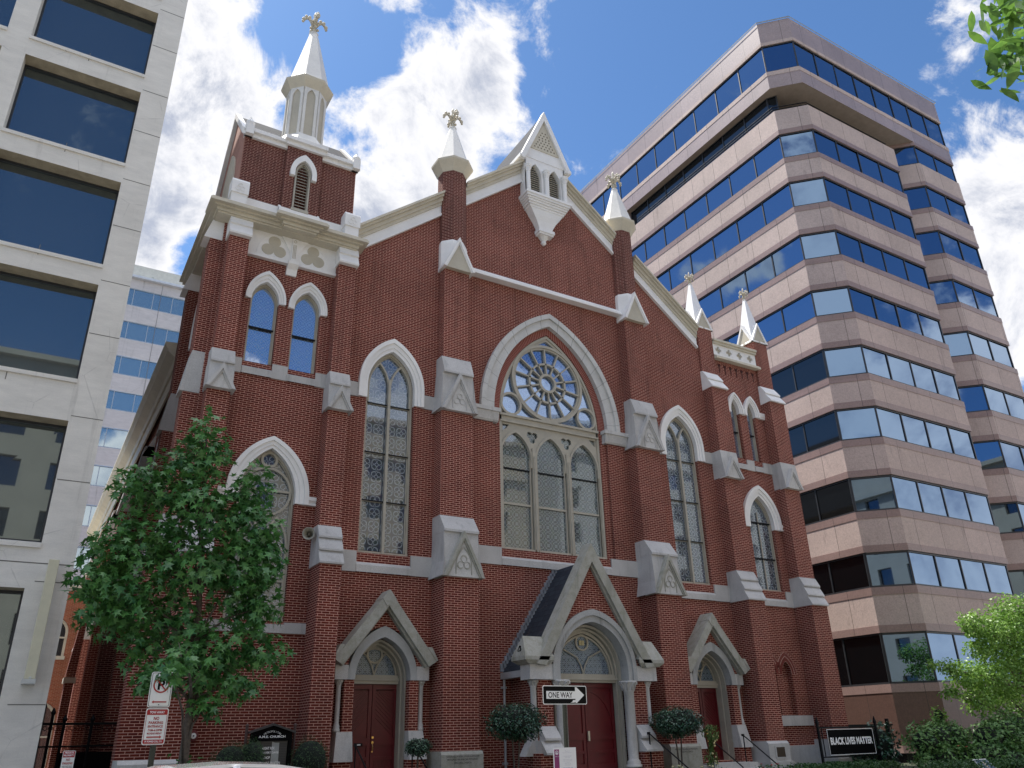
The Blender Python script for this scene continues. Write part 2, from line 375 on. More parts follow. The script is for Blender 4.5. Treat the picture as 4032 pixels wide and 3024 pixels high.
# nave roof
rf = MB()
for sx in (-1, 1):
    rf.add([(0, -.05, 23.05), (sx*11.8, -.05, 13.78), (sx*11.8, 33.6, 13.78), (0, 33.6, 23.05), (0, -.05, 22.9), (sx*11.8, -.05, 13.63), (sx*11.8, 33.6, 13.63), (0, 33.6, 22.9)],
           [(0, 1, 2, 3), (4, 7, 6, 5), (0, 4, 5, 1), (3, 2, 6, 7), (1, 5, 6, 2)])
rf.v = [(x, max(y, .32), z) if abs(x) < 7.4 else (x, max(y, 4.3), z) for x, y, z in rf.v]
roof = rf.build('roof', SLATE, church)
for sx in (-1, 1):
    e = MB(); X = sx*11.75
    e.add([], []); e.prism([(X, 13.15), (X+sx*.12, 13.15), (X+sx*.16, 13.35), (X+sx*.42, 13.55), (X+sx*.42, 13.62), (X+sx*.52, 13.75), (X+sx*.52, 13.86), (X, 13.90)], 4.4, 33.7)
    e.box(min(X, X+sx*.06), max(X, X+sx*.06), 4.4, 33.6, 12.6, 13.15)
    e.build('eave_cornice', CREAM, roof)
# ---------------- rakes of the gable
def rake(sx, xa, xb):
    tz = lambda x: 23.36 - .815*abs(x)
    for nm, mat, segs in (('raking_cornice', CREAM, [(-.34, 0, -.10), (-.26, -.10, -.20), (-.17, -.18, -.36), (-.12, -.34, -.50)]), ('raking_frieze', WHITE, [(-.07, -.46, -.92), (-.12, -.86, -.96)])):
        m = MB()
        for y, a, b in segs:
            m.prism([(sx*xa, tz(xa)+a), (sx*xb, tz(xb)+a), (sx*xb, tz(xb)+b), (sx*xa, tz(xa)+b)], y, .16)
        m.build(nm, mat, church)
for a, b in ((.95, 3.45), (4.38, 7.5)): rake(1, a, b); rake(-1, a, b)
# white weathering band across the gable
MB().prismx([(.0, 17.03), (-.06, 17.03), (-.30, 16.78), (-.30, 16.70), (0, 16.70)], -3.4, 3.4).build('weathering_band', WHITE, church)
# ---------------- string courses / sills in granite
def band(x0, x1, z0, z1, y=-.05, mat=GRAN, name='granite_band'):
    return MB().box(x0, x1, y, .06, z0, z1).build(name, mat, church)
def sill(x0, x1, z0, z1, y=-.075):
    return MB().prismx([(.26, z1+.10), (.26, z1-.1), (y, z0), (y, z0+.20)], x0, x1).build('sill', GRAN, church)
for a, b in ((-7.52, -6.84), (-5.18, -4.47)): band(a, b, 5.94, 6.52)
for a, b in ((4.44, 5.16), (6.82, 7.6)): band(a, b, 5.94, 6.52)
for c in (-6.0, 6.0): sill(c-.84, c+.84, 5.94, 6.42)
for a, b in ((-3.36, -2.1), (2.2, 3.33)): band(a, b, 6.51, 7.06)
sill(-2.1, 2.2, 6.51, 6.96)
for a, b in ((-7.52, -7.08), (-4.92, -4.4), (4.5, 4.92), (7.1, 7.6)): band(a, b, 11.23, 11.69)
band(-10.9, -10.6, 11.27, 11.72); band(-9.73, -9.28, 11.27, 11.72); band(-8.44, -8.1, 11.27, 11.72)
for c in (-10.15, -8.86): sill(c-.44, c+.44, 11.27, 11.62, -.07)
band(8.4, 8.98, 11.27, 11.71); band(9.5, 9.91, 11.27, 11.71); band(10.43, 10.93, 11.27, 11.71)
for c in (9.24, 10.17): sill(c-.26, c+.26, 11.27, 11.62, -.07)
band(8.4, 9.12, 5.92, 6.5); band(10.55, 10.93, 5.92, 6.5); sill(9.12, 10.55, 5.92, 6.4)
band(-10.9, -10.3, 4.2, 4.47); band(-8.7, -8.1, 4.2, 4.47); sill(-10.3, -8.7, 4.2, 4.4)
band(8.4, 10.93, 1.76, 2.1, -.07); 
# water table
for a, b in ((-11.6, -8.2), (8.5, 10.85)): MB().box(a, b, -.09, .05, .3, 1.12).build('granite_plinth', GRAN, church)
# ---------------- buttresses
def wcap(x0, x1, zt, yt, zb, yb, n, mat, parent, name='weathered_cap', flare=.03):
    """stepped sloping cap"""
    m = MB(); dz = (zt-zb)/n; 
    for i in range(n):
        za = zt-dz*i; zc = zt-dz*(i+1); ya = yt+(yb-yt)*(i*.98)/n; yc = yt+(yb-yt)*(i+1)/n
        m.prismx([(.05, za), (ya, za), (yc-.05, zc+.05), (yc-.05, zc-.0), (.05, zc)], x0-flare-.004*i, x1+flare+.004*i)
    return m.build(name, mat, parent)
def main_buttress(x0, x1):
    b = MB(); c = (x0+x1)/2
    b.box(x0, x1, -.85, .05, .3, 5.9); b.box(x0, x1, -.50, .05, 5.9, 11.2); b.box(x0+.08, x1-.08, -.40, .05, 11.2, 16.5)
    B = b.build('buttress', BRICK, church)
    m = MB(); m.box(x0-.07, x1+.07, -.94, .03, .25, 1.22); m.prismx([(.03, 1.30), (-.88, 1.30), (-.94, 1.22), (.03, 1.22)], x0-.07, x1+.07); m.build('inscribed_base_stone', GRANM, B)
    m = MB(); m.prismx([(.03, 7.72), (-.50, 7.72), (-.86, 7.24), (-.86, 7.17), (.03, 7.17)], x0-.02, x1+.02)
    m.prismx([(.03, 7.17), (-.80, 7.17), (-.88, 5.92), (.03, 5.92)], x0-.015, x1+.015)
    for sx, X in ((-1, x0), (1, x1)):                      # flared shoulders beside the gablet
        m.add([(X, -.9, 5.9), (X, .02, 5.9), (X, .02, 7.1), (X, -.8, 7.1), (X+sx*.13, -.98, 5.86), (X+sx*.13, .02, 5.86), (X+sx*.04, .02, 6.3), (X+sx*.04, -.9, 6.3)],
              [(4, 5, 6, 7), (6, 5, 1, 2), (7, 6, 2, 3), (4, 7, 3, 0), (4, 0, 1, 5)])
    m.build('granite_cap', GRAN, B)
    gablet('granite_gablet', c-.66, c+.66, -1.0, -.4, 5.84, 7.18, GRANM, B, GRANL, True)
    m = MB(); m.prismx([(.03, 13.06), (-.40, 13.06), (-.62, 12.48), (-.62, 12.42), (.03, 12.42)], x0+.02, x1-.02)
    m.prismx([(.03, 12.42), (-.52, 12.42), (-.60, 11.15), (.03, 11.15)], x0+.0, x1-.0)
    for sx, X in ((-1, x0), (1, x1)):
        m.add([(X, -.6, 11.15), (X, .02, 11.15), (X, .02, 12.3), (X, -.55, 12.3), (X+sx*.12, -.66, 11.12), (X+sx*.12, .02, 11.12), (X+sx*.04, .02, 11.6), (X+sx*.04, -.6, 11.6)],
              [(4, 5, 6, 7), (6, 5, 1, 2), (7, 6, 2, 3), (4, 7, 3, 0), (4, 0, 1, 5)])
    m.build('granite_cap', GRAN, B)
    gablet('granite_gablet', c-.63, c+.63, -.68, -.3, 11.10, 12.42, GRAN, B, GRANL, True)
    m = MB(); m.lathe(c, .05, [(.52, 16.5), (.52, 17.55), (.49, 17.68)], 8); m.box(x0+.02, x1-.02, -.44, .05, 16.45, 16.62); m.build('white_collar', WHITE, B)
    gablet('white_gablet', c-.60, c+.60, -.58, -.2, 16.42, 17.72, WHITE, B, TAN, False, .085)
    t = MB(); t.lathe(c, .05, [(.485, 17.6), (.485, 20.85)], 8); T = t.build('turret', BRICKD, church)
    MB().lathe(c, .05, [(.49, 20.72), (.56, 20.86), (.72, 21.12), (.73, 21.2), (.60, 21.24)], 8).build('turret_cornice', CREAM, T)
    MB().lathe(c, .05, [(.66, 21.2), (.60, 21.32), (.13, 23.05), (.14, 23.12), (.11, 23.16)], 8).build('spirelet', METAL, T)
    finial(T, c, .05, 23.1, 1.02)
    return B
BL = main_buttress(-4.47, -3.36); BR = main_buttress(3.33, 4.44)
for o, c, side in ((BL, -3.91, 0), (BR, 3.89, 1)):
    if not side: text('inscription', 'THE NATIONAL CATHEDRAL OF AFRICAN METHODISM', o, BLACKM, c, -.945, 1.17, .98, .035)
    text('inscription', 'METROPOLITAN AFRICAN METHODIST', o, BLACKM, c, -.945, 1.10 if not side else 1.15, .92, .045)
    text('inscription', 'EPISCOPAL CHURCH', o, BLACKM, c, -.945, 1.02 if not side else 1.08, .5, .045)

def tower_buttress(x0, x1, low_x0=None, top='l'):
    b = MB(); c = (x0+x1)/2
    b.box(x0, x1, -.85, .05, .3, 5.95); b.box(x0, x1, -.50, .05, 5.95, 10.5 if top == 'l' else 10.65)
    if top == 'l': b.box(x0+.03, x1-.02, -.40, .05, 10.5, 15.6)
    else: b.box(x0, x1, -.49, .05, 10.65, 14.5); b.box(x0+.02, x1-.02, -.10, .8, 14.4, 17.42)
    B = b.build('buttress', BRICK if top == 'l' else BRICK, church)
    wcap(x0, x1, 7.02, -.50, 5.92, -.88, 3, GRAN, B)
    if top == 'l':
        m = MB(); m.prismx([(.03, 11.70), (-.40, 11.70), (-.56, 11.30), (-.56, 11.25), (.03, 11.25)], x0-.01, x1+.01); m.prismx([(.03, 11.25), (-.50, 11.25), (-.58, 10.48), (.03, 10.48)], x0-.03, x1+.03); m.build('granite_cap', GRAN, B)
        gablet('granite_gablet', c-.40, c+.40, -.70, -.3, 10.42, 11.17, GRAN, B, GRANL)
        m = MB(); m.prismx([(.03, 16.12), (-.42, 16.12), (-.52, 15.84), (-.46, 15.82), (-.58, 15.52), (-.56, 15.46), (.03, 15.46)], x0-.02, x1+.02); m.build('white_cap', WHITE, B)
    else:
        m = MB(); m.prismx([(.03, 11.68), (-.50, 11.68), (-.62, 10.60), (.03, 10.60)], x0-.02, x1+.02); m.build('granite_cap', GRAN, B)
        gablet('granite_gablet', c-.46, c+.46, -.68, -.3, 10.56, 11.46, GRAN, B, GRANL)
        wcap(x0, x1, 15.25, -.10, 14.40, -.53, 2, WHITE, B, 'white_cap', .02)
    return B
tower_buttress(-8.12, -7.52); tower_buttress(-11.50, -10.88)
R1 = tower_buttress(7.58, 8.42, top='r'); R2 = tower_buttress(10.92, 11.78, top='r')
# base stone of the outer ones
for B, x0, x1 in ((R1, 7.55, 8.45), (R2, 10.9, 11.82)):
    m = MB(); m.box(x0-.05, x1+.05, -.93, .03, .6, 1.22); m.prismx([(.03, 1.30), (-.85, 1.30), (-.93, 1.22), (.03, 1.22)], x0-.05, x1+.05); m.box(x0-.12, x1+.12, -1.02, .03, .2, .68); m.build('granite_base', GRAN, B)
p_ = MB(); p_.box(7.82, 8.24, -.95, -.92, .80, 1.12); pq = p_.build('bronze_plaque', m_plain('bronze', (.05, .035, .025), .4, metal=.6), church)
MB().ring([(7.78, .76), (8.28, .76), (8.28, 1.16), (7.78, 1.16)], [(7.83, .81), (8.23, .81), (8.23, 1.11), (7.83, 1.11)], -.955, -.925, True).build('plaque_frame', GRAN, pq)
m = MB(); m.box(-12.25, -10.8, -.93, .03, .3, 1.24); m.prismx([(.03, 1.32), (-.85, 1.32), (-.93, 1.24), (.03, 1.24)], -12.25, -10.8); m.build('granite_base', GRAN, church)
# side buttresses that look into the alley
def side_buttress(y0, y1, x=-11.6, corner=False):
    m = MB()
    def stage(d, z0, z1): m.box(x-d, x, y0, y1, z0, z1)
    stage(.62, .3, 5.95); stage(.42, 5.95, 10.5); stage(.34, 10.5, 15.6 if corner else 11.3)
    B = m.build('buttress', BRICK, church)
    def cap(zt, dt, zb, db, mat, nm):
        MB().prism([(x, zt), (x-dt, zt), (x-db, zb), (x, zb)], y0-.02, y1+.02).build(nm, mat, B)
    cap(7.02, .42, 5.92, .68, GRAN, 'weathered_cap'); cap(11.7, .34, 10.45, .52, GRAN, 'granite_cap')
    if corner: cap(16.1, .34, 15.46, .52, WHITE, 'white_cap')
    else: cap(12.3, .0, 11.3, .4, WHITE, 'white_cap')
side_buttress(.06, .66, corner=True); side_buttress(3.5, 4.1, corner=True)
for y in (9, 14, 19, 24, 29, 32.3): side_buttress(y, y+.7)
# side windows towards the alley
for y, zz in ((1.7, 13.6), (2.7, 13.6)):
    a = [(p[0], p[1]) for p in arch(y, .30, 11.7, 13.6, 14.3, 8)]; o_ = [(p[0], p[1]) for p in arch(y, .46, 12.9, 13.6, 14.6, 8)]
    m = MB(); m.prismx(a, -11.64, -11.55); W = m.build('side_window', ST_SM, church)
    m = MB(); m.ring(arch(y, .46, 13.1, 13.6, 14.6, 8), arch(y, .31, 13.1, 13.6, 14.32, 8), 0, .1); m.v = [(-11.6-.0-q[1], q[0], q[2]) for q in m.v]; m.build('hood_mould', WHITE, W)
for y in (7.0, 11.8, 16.8, 21.8, 26.8):
    m = MB(); m.prismx(arch(y, .7, 5, 10, 11.2, 8), -11.68, -11.6); W = m.build('side_window', ST_TALL, church)
    m = MB(); m.ring(arch(y, .92, 9.6, 10, 11.5, 8), arch(y, .72, 9.6, 10, 11.22, 8), 0, .1); m.v = [(-11.62-q[1], q[0], q[2]) for q in m.v]; m.build('hood_mould', WHITE, W)

# ---------------- windows
def hood(cx, wo, wi, zb, zs, zao, zai, parent, mat=WHITE, feet=0, y=-.13, step=.07, n=12):
    wi -= .012; zai -= .016; m = MB(); mid = lambda a, b, t: a+(b-a)*t
    m.ring(arch(cx, wo, zb, zs, zao, n), arch(cx, mid(wo, wi, .35), zb, zs, mid(zao, zai, .35), n), y, .02)
    m.ring(arch(cx, mid(wo, wi, .33), zb+.01, zs, mid(zao, zai, .33), n), arch(cx, mid(wo, wi, .7), zb+.01, zs, mid(zao, zai, .7), n), y+.045, .03)
    m.ring(arch(cx, mid(wo, wi, .68), zb+.02, zs, mid(zao, zai, .68), n), arch(cx, wi, zb+.02, zs, zai, n), y+.075, .12)
    if feet:
        for s in (-1, 1):
            X = sorted((cx+s*(wo-.02), cx+s*(wo+feet)))
            m.box(X[0], X[1], y+.01, .02, zb+.14, zb+.24); m.prismx([(.02, zb+.14), (y+.03, zb+.14), (y+.07, zb+.06), (y+.02, zb+.05), (y+.02, zb), (.02, zb)], X[0], X[1])
    return m.build('hood_mould', mat, parent)
def frame_ring(m, cx, w, z0, zs, za, t=.07, y=.14, yb=.28, n=12):
    w -= .006; za -= .01
    m.ring(arch(cx, w, z0, zs, za, n), arch(cx, w-t, z0+t*0, zs, za-t*1.25, n), y, yb)
    m.ring(arch(cx, w-t*.6, z0, zs, za-t*.8, n), arch(cx, w-t*1.5, z0, zs, za-t*1.9, n), y+.05, yb)
def clip_arc(cx, w, zs, za, side, x_lim):  # intersecting tracery arc
    pts = arch(cx, w, zs, zs, za, 12); return pts
def tall_window(cx):
    m = MB(); frame_ring(m, cx, .79, 6.5, 11.75, 13.0)
    m.box(cx-.79, cx+.79, .12, .28, 6.5, 6.58); m.box(cx-.04, cx+.04, .10, .27, 6.42, 12.05)
    for s in (-1, 1):   # Y tracery
        c0 = cx+s*.36; A = arch(c0, .36, 11.2, 11.75, 12.62, 8); B = arch(c0, .315, 11.2, 11.75, 12.53, 8)
        m.ring(A, B, .12, .26)
        for z in (8.05, 9.55, 11.15): m.box(cx+s*.02 if s > 0 else cx-.74, cx+.74 if s > 0 else cx-.02, .17, .24, z, z+.055)
    for s in (-1, 1):
        m.tube([(cx+s*.02, .19, 12.0), (cx+s*.14, .19, 12.3), (cx+s*.30, .19, 12.55)], .028, 5)
    W = m.build('window', FRAME, church)
    b = MB(); 
    for z in (8.05, 9.55, 11.15): b.box(cx-.71, cx+.71, .155, .20, z+.01, z+.05)
    b.box(cx-.72, cx+.72, .14, .2, 6.56, 6.60); b.build('saddle_bars', BLACK, W)
    MB().prism(arch(cx, .76, 6.5, 11.75, 12.95), .225, .24).build('glass', ST_TALL, W)
    hood(cx, 1.09, .80, 11.24, 11.75, 13.42, 13.0, W)
    return W
tall_window(-6.0); tall_window(6.0)
# twin windows
def small_window(cx, w, z0, zs, za, zbar, glass, hw, hz, ha, joined=False):
    m = MB(); frame_ring(m, cx, w, z0, zs, za, .05, n=8); m.box(cx-w, cx+w, .12, .27, z0, z0+.05)
    W = m.build('window', FRAME, church)
    MB().box(cx-w+.05, cx+w-.05, .14, .2, zbar, zbar+.045).build('saddle_bars', BLACK, W)
    MB().prism(arch(cx, w-.02, z0, zs, za-.04, 8), .22, .235).build('glass', glass, W)
    hood(cx, hw, w, hz, zs, ha, za, W, n=8)
    return W
small_window(-10.15, .42, 11.68, 13.75, 14.40, 12.85, ST_SM, .60, 13.70, 14.73)
small_window(-8.86, .42, 11.68, 13.75, 14.40, 12.85, ST_SM, .60, 13.66, 14.70)
for c in (9.24, 10.17):
    small_window(c, .24, 11.75, 13.8, 14.36, 12.9, ST_SM, .44, 13.70, 14.63)
m = MB()
for a, b in ((8.5, 8.82), (9.66, 9.75), (10.59, 10.98)): m.box(a, b, -.11, .02, 13.78, 13.95); m.box(a, b, -.09, .02, 13.68, 13.78)
m.build('hood_return', WHITE, church)
# big single lights
def big_window(cx, w, z0, zs, za, ho, hz, ha, rose=True):
    m = MB(); frame_ring(m, cx, w, z0, zs, za, .06); m.box(cx-w, cx+w, .12, .27, z0, z0+.07)
    if rose:
        m.ring(circ(cx, 7.96, .70), circ(cx, 7.96, .635), .12, .25, True); m.ring(circ(cx, 8.87, .24, 20), circ(cx, 8.87, .17, 20), .12, .25, True)
        m.box(cx-.035, cx+.035, .12, .25, z0, 6.6)
        for s in (-1, 1): m.ring(arch(cx+s*.36, .35, 5.2, 6.4, 7.3, 8), arch(cx+s*.36, .30, 5.2, 6.4, 7.22, 8), .12, .25)
        for z in (8.0, 5.55): m.box(cx-w+.06, cx+w-.06, .13, .2, z-.03, z+.03)
    else:
        m.box(cx-.02, cx+.02, .17, .2, z0, 9.6)
    W = m.build('window', FRAME, church)
    if not rose:
        b = MB()
        for z in (7.72, 9.15): b.box(cx-w+.05, cx+w-.05, .14, .2, z, z+.05)
        b.build('saddle_bars', BLACK, W)
    MB().prism(arch(cx, w-.02, z0, zs, za-.04), .22, .235).build('glass', ST_TALL, W)
    hood(cx, ho, w, hz, zs, ha, za, W, feet=.22)
big_window(-9.48, .78, 4.5, 7.85, 9.18, 1.13, 7.64, 9.50)
big_window(9.84, .67, 6.5, 9.1, 10.25, 1.02, 8.90, 10.66, rose=False)
# ---------------- the great centre window
m = MB(); cx = cw
m.ring(arch(cx, 2.062, 7.045, 11.72, 15.115, 18), arch(cx, 1.98, 7.04, 11.72, 15.0, 18), .12, .30)
m.ring(arch(cx, 2.0, 7.04, 11.72, 15.03, 18), arch(cx, 1.92, 7.04, 11.72, 14.9, 18), .16, .30)
m.box(cx-2.07, cx+2.07, .06, .28, 11.62, 11.70); m.box(cx-2.05, cx+2.05, .12, .28, 11.46, 11.62); m.box(cx-2.05, cx+2.05, .08, .28, 11.40, 11.46)
m.box(cx-2.07, cx+2.07, .08, .28, 7.02, 7.12)
for x in (-.68, .72):
    m.box(x-.075, x+.075, .08, .28, 6.94, 10.6); m.tube([(x, .07, 7.0), (x, .07, 10.3)], .04, 6)
for x in (-1.98, 2.10): m.box(x-.04, x+.04, .1, .28, 7.04, 11.4)
# plate above the lancets
lan = [(-1.375, .585), (.02, .585), (1.42, .585)]
plate_holes = [arch(a, w, 9.9, 10.2, 11.10, 9) for a, w in lan] 
PL = [(-2.0, 11.42), (-2.0, 9.9)] 
outer = [(-2.0, 11.42)] + [(-2.0, 9.9)]
for a, w in lan: outer += arch(a, w, 9.9, 10.2, 11.10, 9)
outer += [(2.1, 9.9), (2.1, 11.42)]
tre = [lobes(-.70, 11.04, 3, .125, .115, -PI/2+PI, 36), lobes(.72, 11.04, 3, .125, .115, PI/2, 36)]
tre = [lobes(-.70, 11.03, 3, .12, .115, -PI/2, 36), lobes(.72, 11.03, 3, .12, .115, -PI/2, 36)]
corner = [[(-1.93, 11.33), (-1.93, 10.98), (-1.86, 11.1), (-1.74, 11.18), (-1.62, 11.33)], [(2.03, 11.33), (2.03, 10.98), (1.96, 11.1), (1.84, 11.18), (1.72, 11.33)]]
m.wall(outer, tre + corner, .15, .06)
for a, w in lan:
    m.ring(arch(a, w+.055, 9.9, 10.2, 11.19, 10), arch(a, w-.01, 9.9, 10.2, 11.08, 10), .11, .28)
    m.box(a-w+.02, a+w-.02, .17, .23, 8.55, 8.62); m.ring([(a-w-.0, 7.1), (a-w, 10.2)], [(a-w+.04, 7.1), (a-w+.04, 10.2)], .16, .26); m.ring([(a+w-.04, 7.1), (a+w-.04, 10.2)], [(a+w, 7.1), (a+w, 10.2)], .16, .26)
rc = (cx-.03, 13.19)
m.ring(circ(*rc, 1.50, 48), circ(*rc, 1.40, 48), .10, .28, True); m.ring(circ(*rc, 1.42, 48), circ(*rc, 1.33, 48), .14, .28, True)
m.ring(circ(*rc, .79, 36), circ(*rc, .72, 36), .12, .24, True); m.ring(circ(*rc, .37, 28), circ(*rc, .28, 28), .10, .24, True)
for i in range(14):
    a = 2*PI*(i+.5)/14 + .06; c_, s_ = cos(a), sin(a); pa = (rc[0]+.33*c_, .165, rc[1]+.33*s_); pb = (rc[0]+1.38*c_, .165, rc[1]+1.38*s_)
    t = MB().box(.35, 1.37, -.045, .06, -.026, .026)
    m.add([(rc[0]+q[0]*c_-q[2]*s_, .165+q[1], rc[1]+q[0]*s_+q[2]*c_) for q in t.v], t.f)
for s in (-1, 1):
    m.ring(circ(cx+s*1.59, 12.11, .43, 24), circ(cx+s*1.59, 12.11, .35, 24), .10, .28, True)
GW = m.build('rose_window', FRAME, church)
b = MB()
for a, w in lan: b.box(a-w+.03, a+w-.03, .18, .22, 9.77, 9.81)
b.build('saddle_bars', BLACK, GW)
MB().prism(arch(cx, 2.0, 11.5, 11.72, 15.0, 18), .235, .25).build('rose_glass', ST_ROSE, GW)
MB().box(-2.0, 2.1, .235, .25, 7.05, 11.5).build('lancet_glass', ST_MAIN, GW)
# granite arch, voussoirs, springers
g = G('voussoir granite'); _p = g.xyz(); _a = g.M('ARCTAN2', g.M('SUBTRACT', _p[2], 11.4), g.M('SUBTRACT', _p[0], .05))
_j = g.M('LESS_THAN', g.M('ABSOLUTE', g.M('SUBTRACT', g.M('FRACT', g.M('MULTIPLY', _a, 5.1)), .5)), .012)
_sp = g.noise(g.obj(), 55, 2, .7); _lo = g.noise(g.obj(), 1.3, 4, .6)
_c = g.n('ShaderNodeVectorMath', {0: (.56, .55, .525), 'Scale': g.M('MULTIPLY', g.rng(_sp, .3, .7, .85, 1.15), g.rng(_lo, .3, .7, .86, 1.1))}, operation='SCALE').outputs[0]
VG = g.out(g.mix(_j, _c, (.24, .235, .22)), .8, bump=_sp, bs=.1, bd=.004)
m = MB(); m.ring(arch(cx, 2.90, 11.7, 11.71, 15.92, 18), arch(cx, 2.72, 11.7, 11.71, 15.73, 18), -.16, .03); m.ring(arch(cx, 2.74, 11.7, 11.71, 15.75, 18), arch(cx, 2.37, 11.7, 11.71, 15.43, 18), -.09, .12)
GA = m.build('granite_arch', VG, church)
m = MB()
for x0, x1 in ((-3.30, -2.12), (2.22, 3.30)): m.box(x0, x1, -.20, .1, 11.58, 11.71); m.prismx([(.1, 11.58), (-.16, 11.58), (-.10, 11.30), (-.06, 11.24), (.1, 11.24)], x0+.05, x1-.05)
m.build('springer_stone', GRANL, GA)

# ---------------- left tower upper stage
m = MB(); m.box(-10.9, -8.1, -.10, .02, 15.22, 16.12); m.box(-10.9, -8.1, -.15, .02, 15.14, 15.24)
m.prism([(-9.92, 16.12), (-9.78, 15.9), (-9.60, 15.55), (-9.56, 15.24), (-9.40, 15.24), (-9.36, 15.55), (-9.18, 15.9), (-9.04, 16.12)], -.14, .0)
PNL = m.build('trefoil_panel', WHITE, church)
for c in (-10.09, -8.87):
    MB().prism(lobes(c, 15.60, 3, .21, .19), -.112, -.10).build('trefoil', TAN, PNL)
    MB().ring(arch(c, .52, 15.24, 15.3, 16.10, 8), arch(c, .49, 15.24, 15.3, 16.05, 8), -.115, -.1).build('panel_arch', WHITE, PNL)
m = MB(); m.box(-9.56, -9.40, -.19, -.1, 15.26, 16.06); m.prismx([(0, 15.22), (-.28, 15.22), (-.26, 15.12), (-.12, 14.98), (-.06, 14.80), (0, 14.80)], -9.64, -9.32)
K = m.build('keystone_bracket', WHITE, church)
m = MB()
for x in (-9.53, -9.49, -9.45): m.box(x, x+.018, -.20, -.18, 15.34, 15.84)
m.ring(circ(-9.48, 15.96, .05, 14), circ(-9.48, 15.96, .035, 14), -.20, -.18, True); m.build('fluting', TAN, K)
cor = MB()
def cornice(x0, x1, y0, z0, xs=None, yb=.1):
    for dy, a, b in ((0.0, .30, .36), (-.04, .22, .30), (.10, .16, .22), (.20, .06, .16), (.26, 0, .06)):
        xx = dy if dy > 0 else dy
        cor.box(x0+xx, x1-xx, y0+dy, yb, z0+a, z0+b)
cornice(-12.15, -7.32, -.72, 16.08); cornice(-10.25, -8.71, -.92, 16.10)
for dy, a, b in ((0.0, .30, .36), (.10, .16, .30), (.24, .0, .16)): cor.box(-12.15+dy, -11.5, .1, 4.75-dy, 16.08+a, 16.08+b)
CO = cor.build('tower_cornice', CREAM, church)
m = MB(); m.box(-11.45, -7.55, -.10, 4.3, 16.4, 17.14); m.prismx([(-.2, 17.06), (-.10, 17.22), (0, 17.22), (0, 17.0), (-.2, 17.0)], -10.12, -8.8); m.box(-10.12, -8.8, -.22, 0, 16.44, 17.08); m.build('parapet_base', WHITE, CO)
for x in (-11.60, -8.0): 
    m = MB(); m.box(x, x+.46, -.42, .05, 16.44, 16.98); m.box(x-.03, x+.49, -.46, .05, 16.98, 17.4); m.prismx([(.05, 17.4), (-.46, 17.4), (-.4, 17.5), (.05, 17.5)], x-.03, x+.49)
    m.ring(lobes(x+.23, 17.18, 3, .09, .08), lobes(x+.23, 17.18, 3, .07, .06), -.475, -.455, True); m.build('corner_block', WHITE, CO)
tw = MB(); tw.wall([(-11.38, 16.5), (-7.66, 16.5), (-7.66, 19.55), (-11.38, 19.55)], [], 0, 0)
tw.wall([(-10.04, 16.5), (-8.87, 16.5), (-8.87, 19.6), (-10.04, 19.6)], [arch(-9.46, .26, 17.2, 18.6, 19.08, 8)], -.14, .3)
tw.box(-10.038, -9.99, -.135, .02, 16.5, 19.6); tw.box(-8.92, -8.872, -.135, .02, 16.5, 19.6)
tw.box(-11.38, -11.26, -.035, 0, 16.5, 19.5)
UT = tw.build('belfry_stage', BRICKD, church, fix=False)
SAND = m_plain('sunlit pinkish brick', (.42, .22, .17), .85, var=.15, sc=2)  # sunlit look of the brick flank put into the base colour
sd = MB()
for X in (-11.40, -7.64): sd.prismx([(0, 16.5), (3.9, 16.5), (3.9, 19.5), (1.95, 21.6), (0, 19.5)], X-.0, X+.02 if X < -9 else X-.02)
sd.build('gable_wall', SAND, UT)
sd = MB(); sd.prismx(arch(1.95, .95, 16.6, 18.6, 20.1, 10), -11.44, -11.40); sd.build('blind_arch', CREAM, UT)
sd = MB(); sd.box(-11.38, -7.66, 3.88, 3.92, 16.5, 19.5); sd.build('rear_wall', BRICKD, UT)
for X0, X1 in ((-11.52, -11.34), (-7.70, -7.54)):
    m = MB(); pr = [(-.14, 19.5), (1.95, 21.75), (4.04, 19.5), (4.04, 19.75), (1.95, 22.0), (-.14, 19.75)]; m.prismx(pr, X0, X1); m.build('gable_coping', WHITE, UT)
m = MB(); m.prismx([(.06, 19.86), (1.95, 21.9), (3.9, 19.86), (3.9, 19.7), (1.95, 21.75), (.06, 19.7)], -11.34, -7.7); m.build('slate_roof', SLATE, UT)
m = MB()
m.box(-11.42, -7.60, -.10, .1, 19.50, 19.66); m.box(-11.46, -7.56, -.2, .1, 19.66, 19.80)
m.box(-10.10, -8.81, -.24, .1, 19.60, 19.76); m.box(-10.16, -8.75, -.34, .1, 19.76, 19.90)
for x in (-11.42, -7.82): m.box(x, x+.24, -.26, .0, 19.50, 19.86); m.lathe(x+.12, -.13, [(.12, 19.86), (.14, 19.98), (.09, 20.08), (.03, 20.16), (.03, 20.2)], 8)
m.build('eaves_cornice', WHITE, UT)
m = MB(); frame_ring(m, -9.46, .26, 17.2, 18.6, 19.08, .045, -.18, .1, 8); m.box(-9.74, -9.18, -.20, .05, 17.12, 17.22)
LV = m.build('louvred_window', FRAME, church)
l = MB()
for i in range(15):
    z = 17.26+i*.118; w = .21 if z < 18.6 else .21*max(.1, 1-(z-18.6)/.5)
    l.prismx([(-.13, z), (-.02, z+.075), (-.02, z+.055), (-.13, z-.02)], -9.46-w, -9.46+w)
l.build('louvres', FRAME, LV); MB().prism(arch(-9.46, .26, 17.2, 18.6, 19.05, 8), .02, .05).build('void', DARK, LV)
hd = MB(); 
hd.ring(arch(-9.46, .43, 18.42, 18.6, 19.34, 10), arch(-9.46, .28, 18.42, 18.6, 19.10, 10), -.27, -.12); hd.build('hood_mould', WHITE, LV)
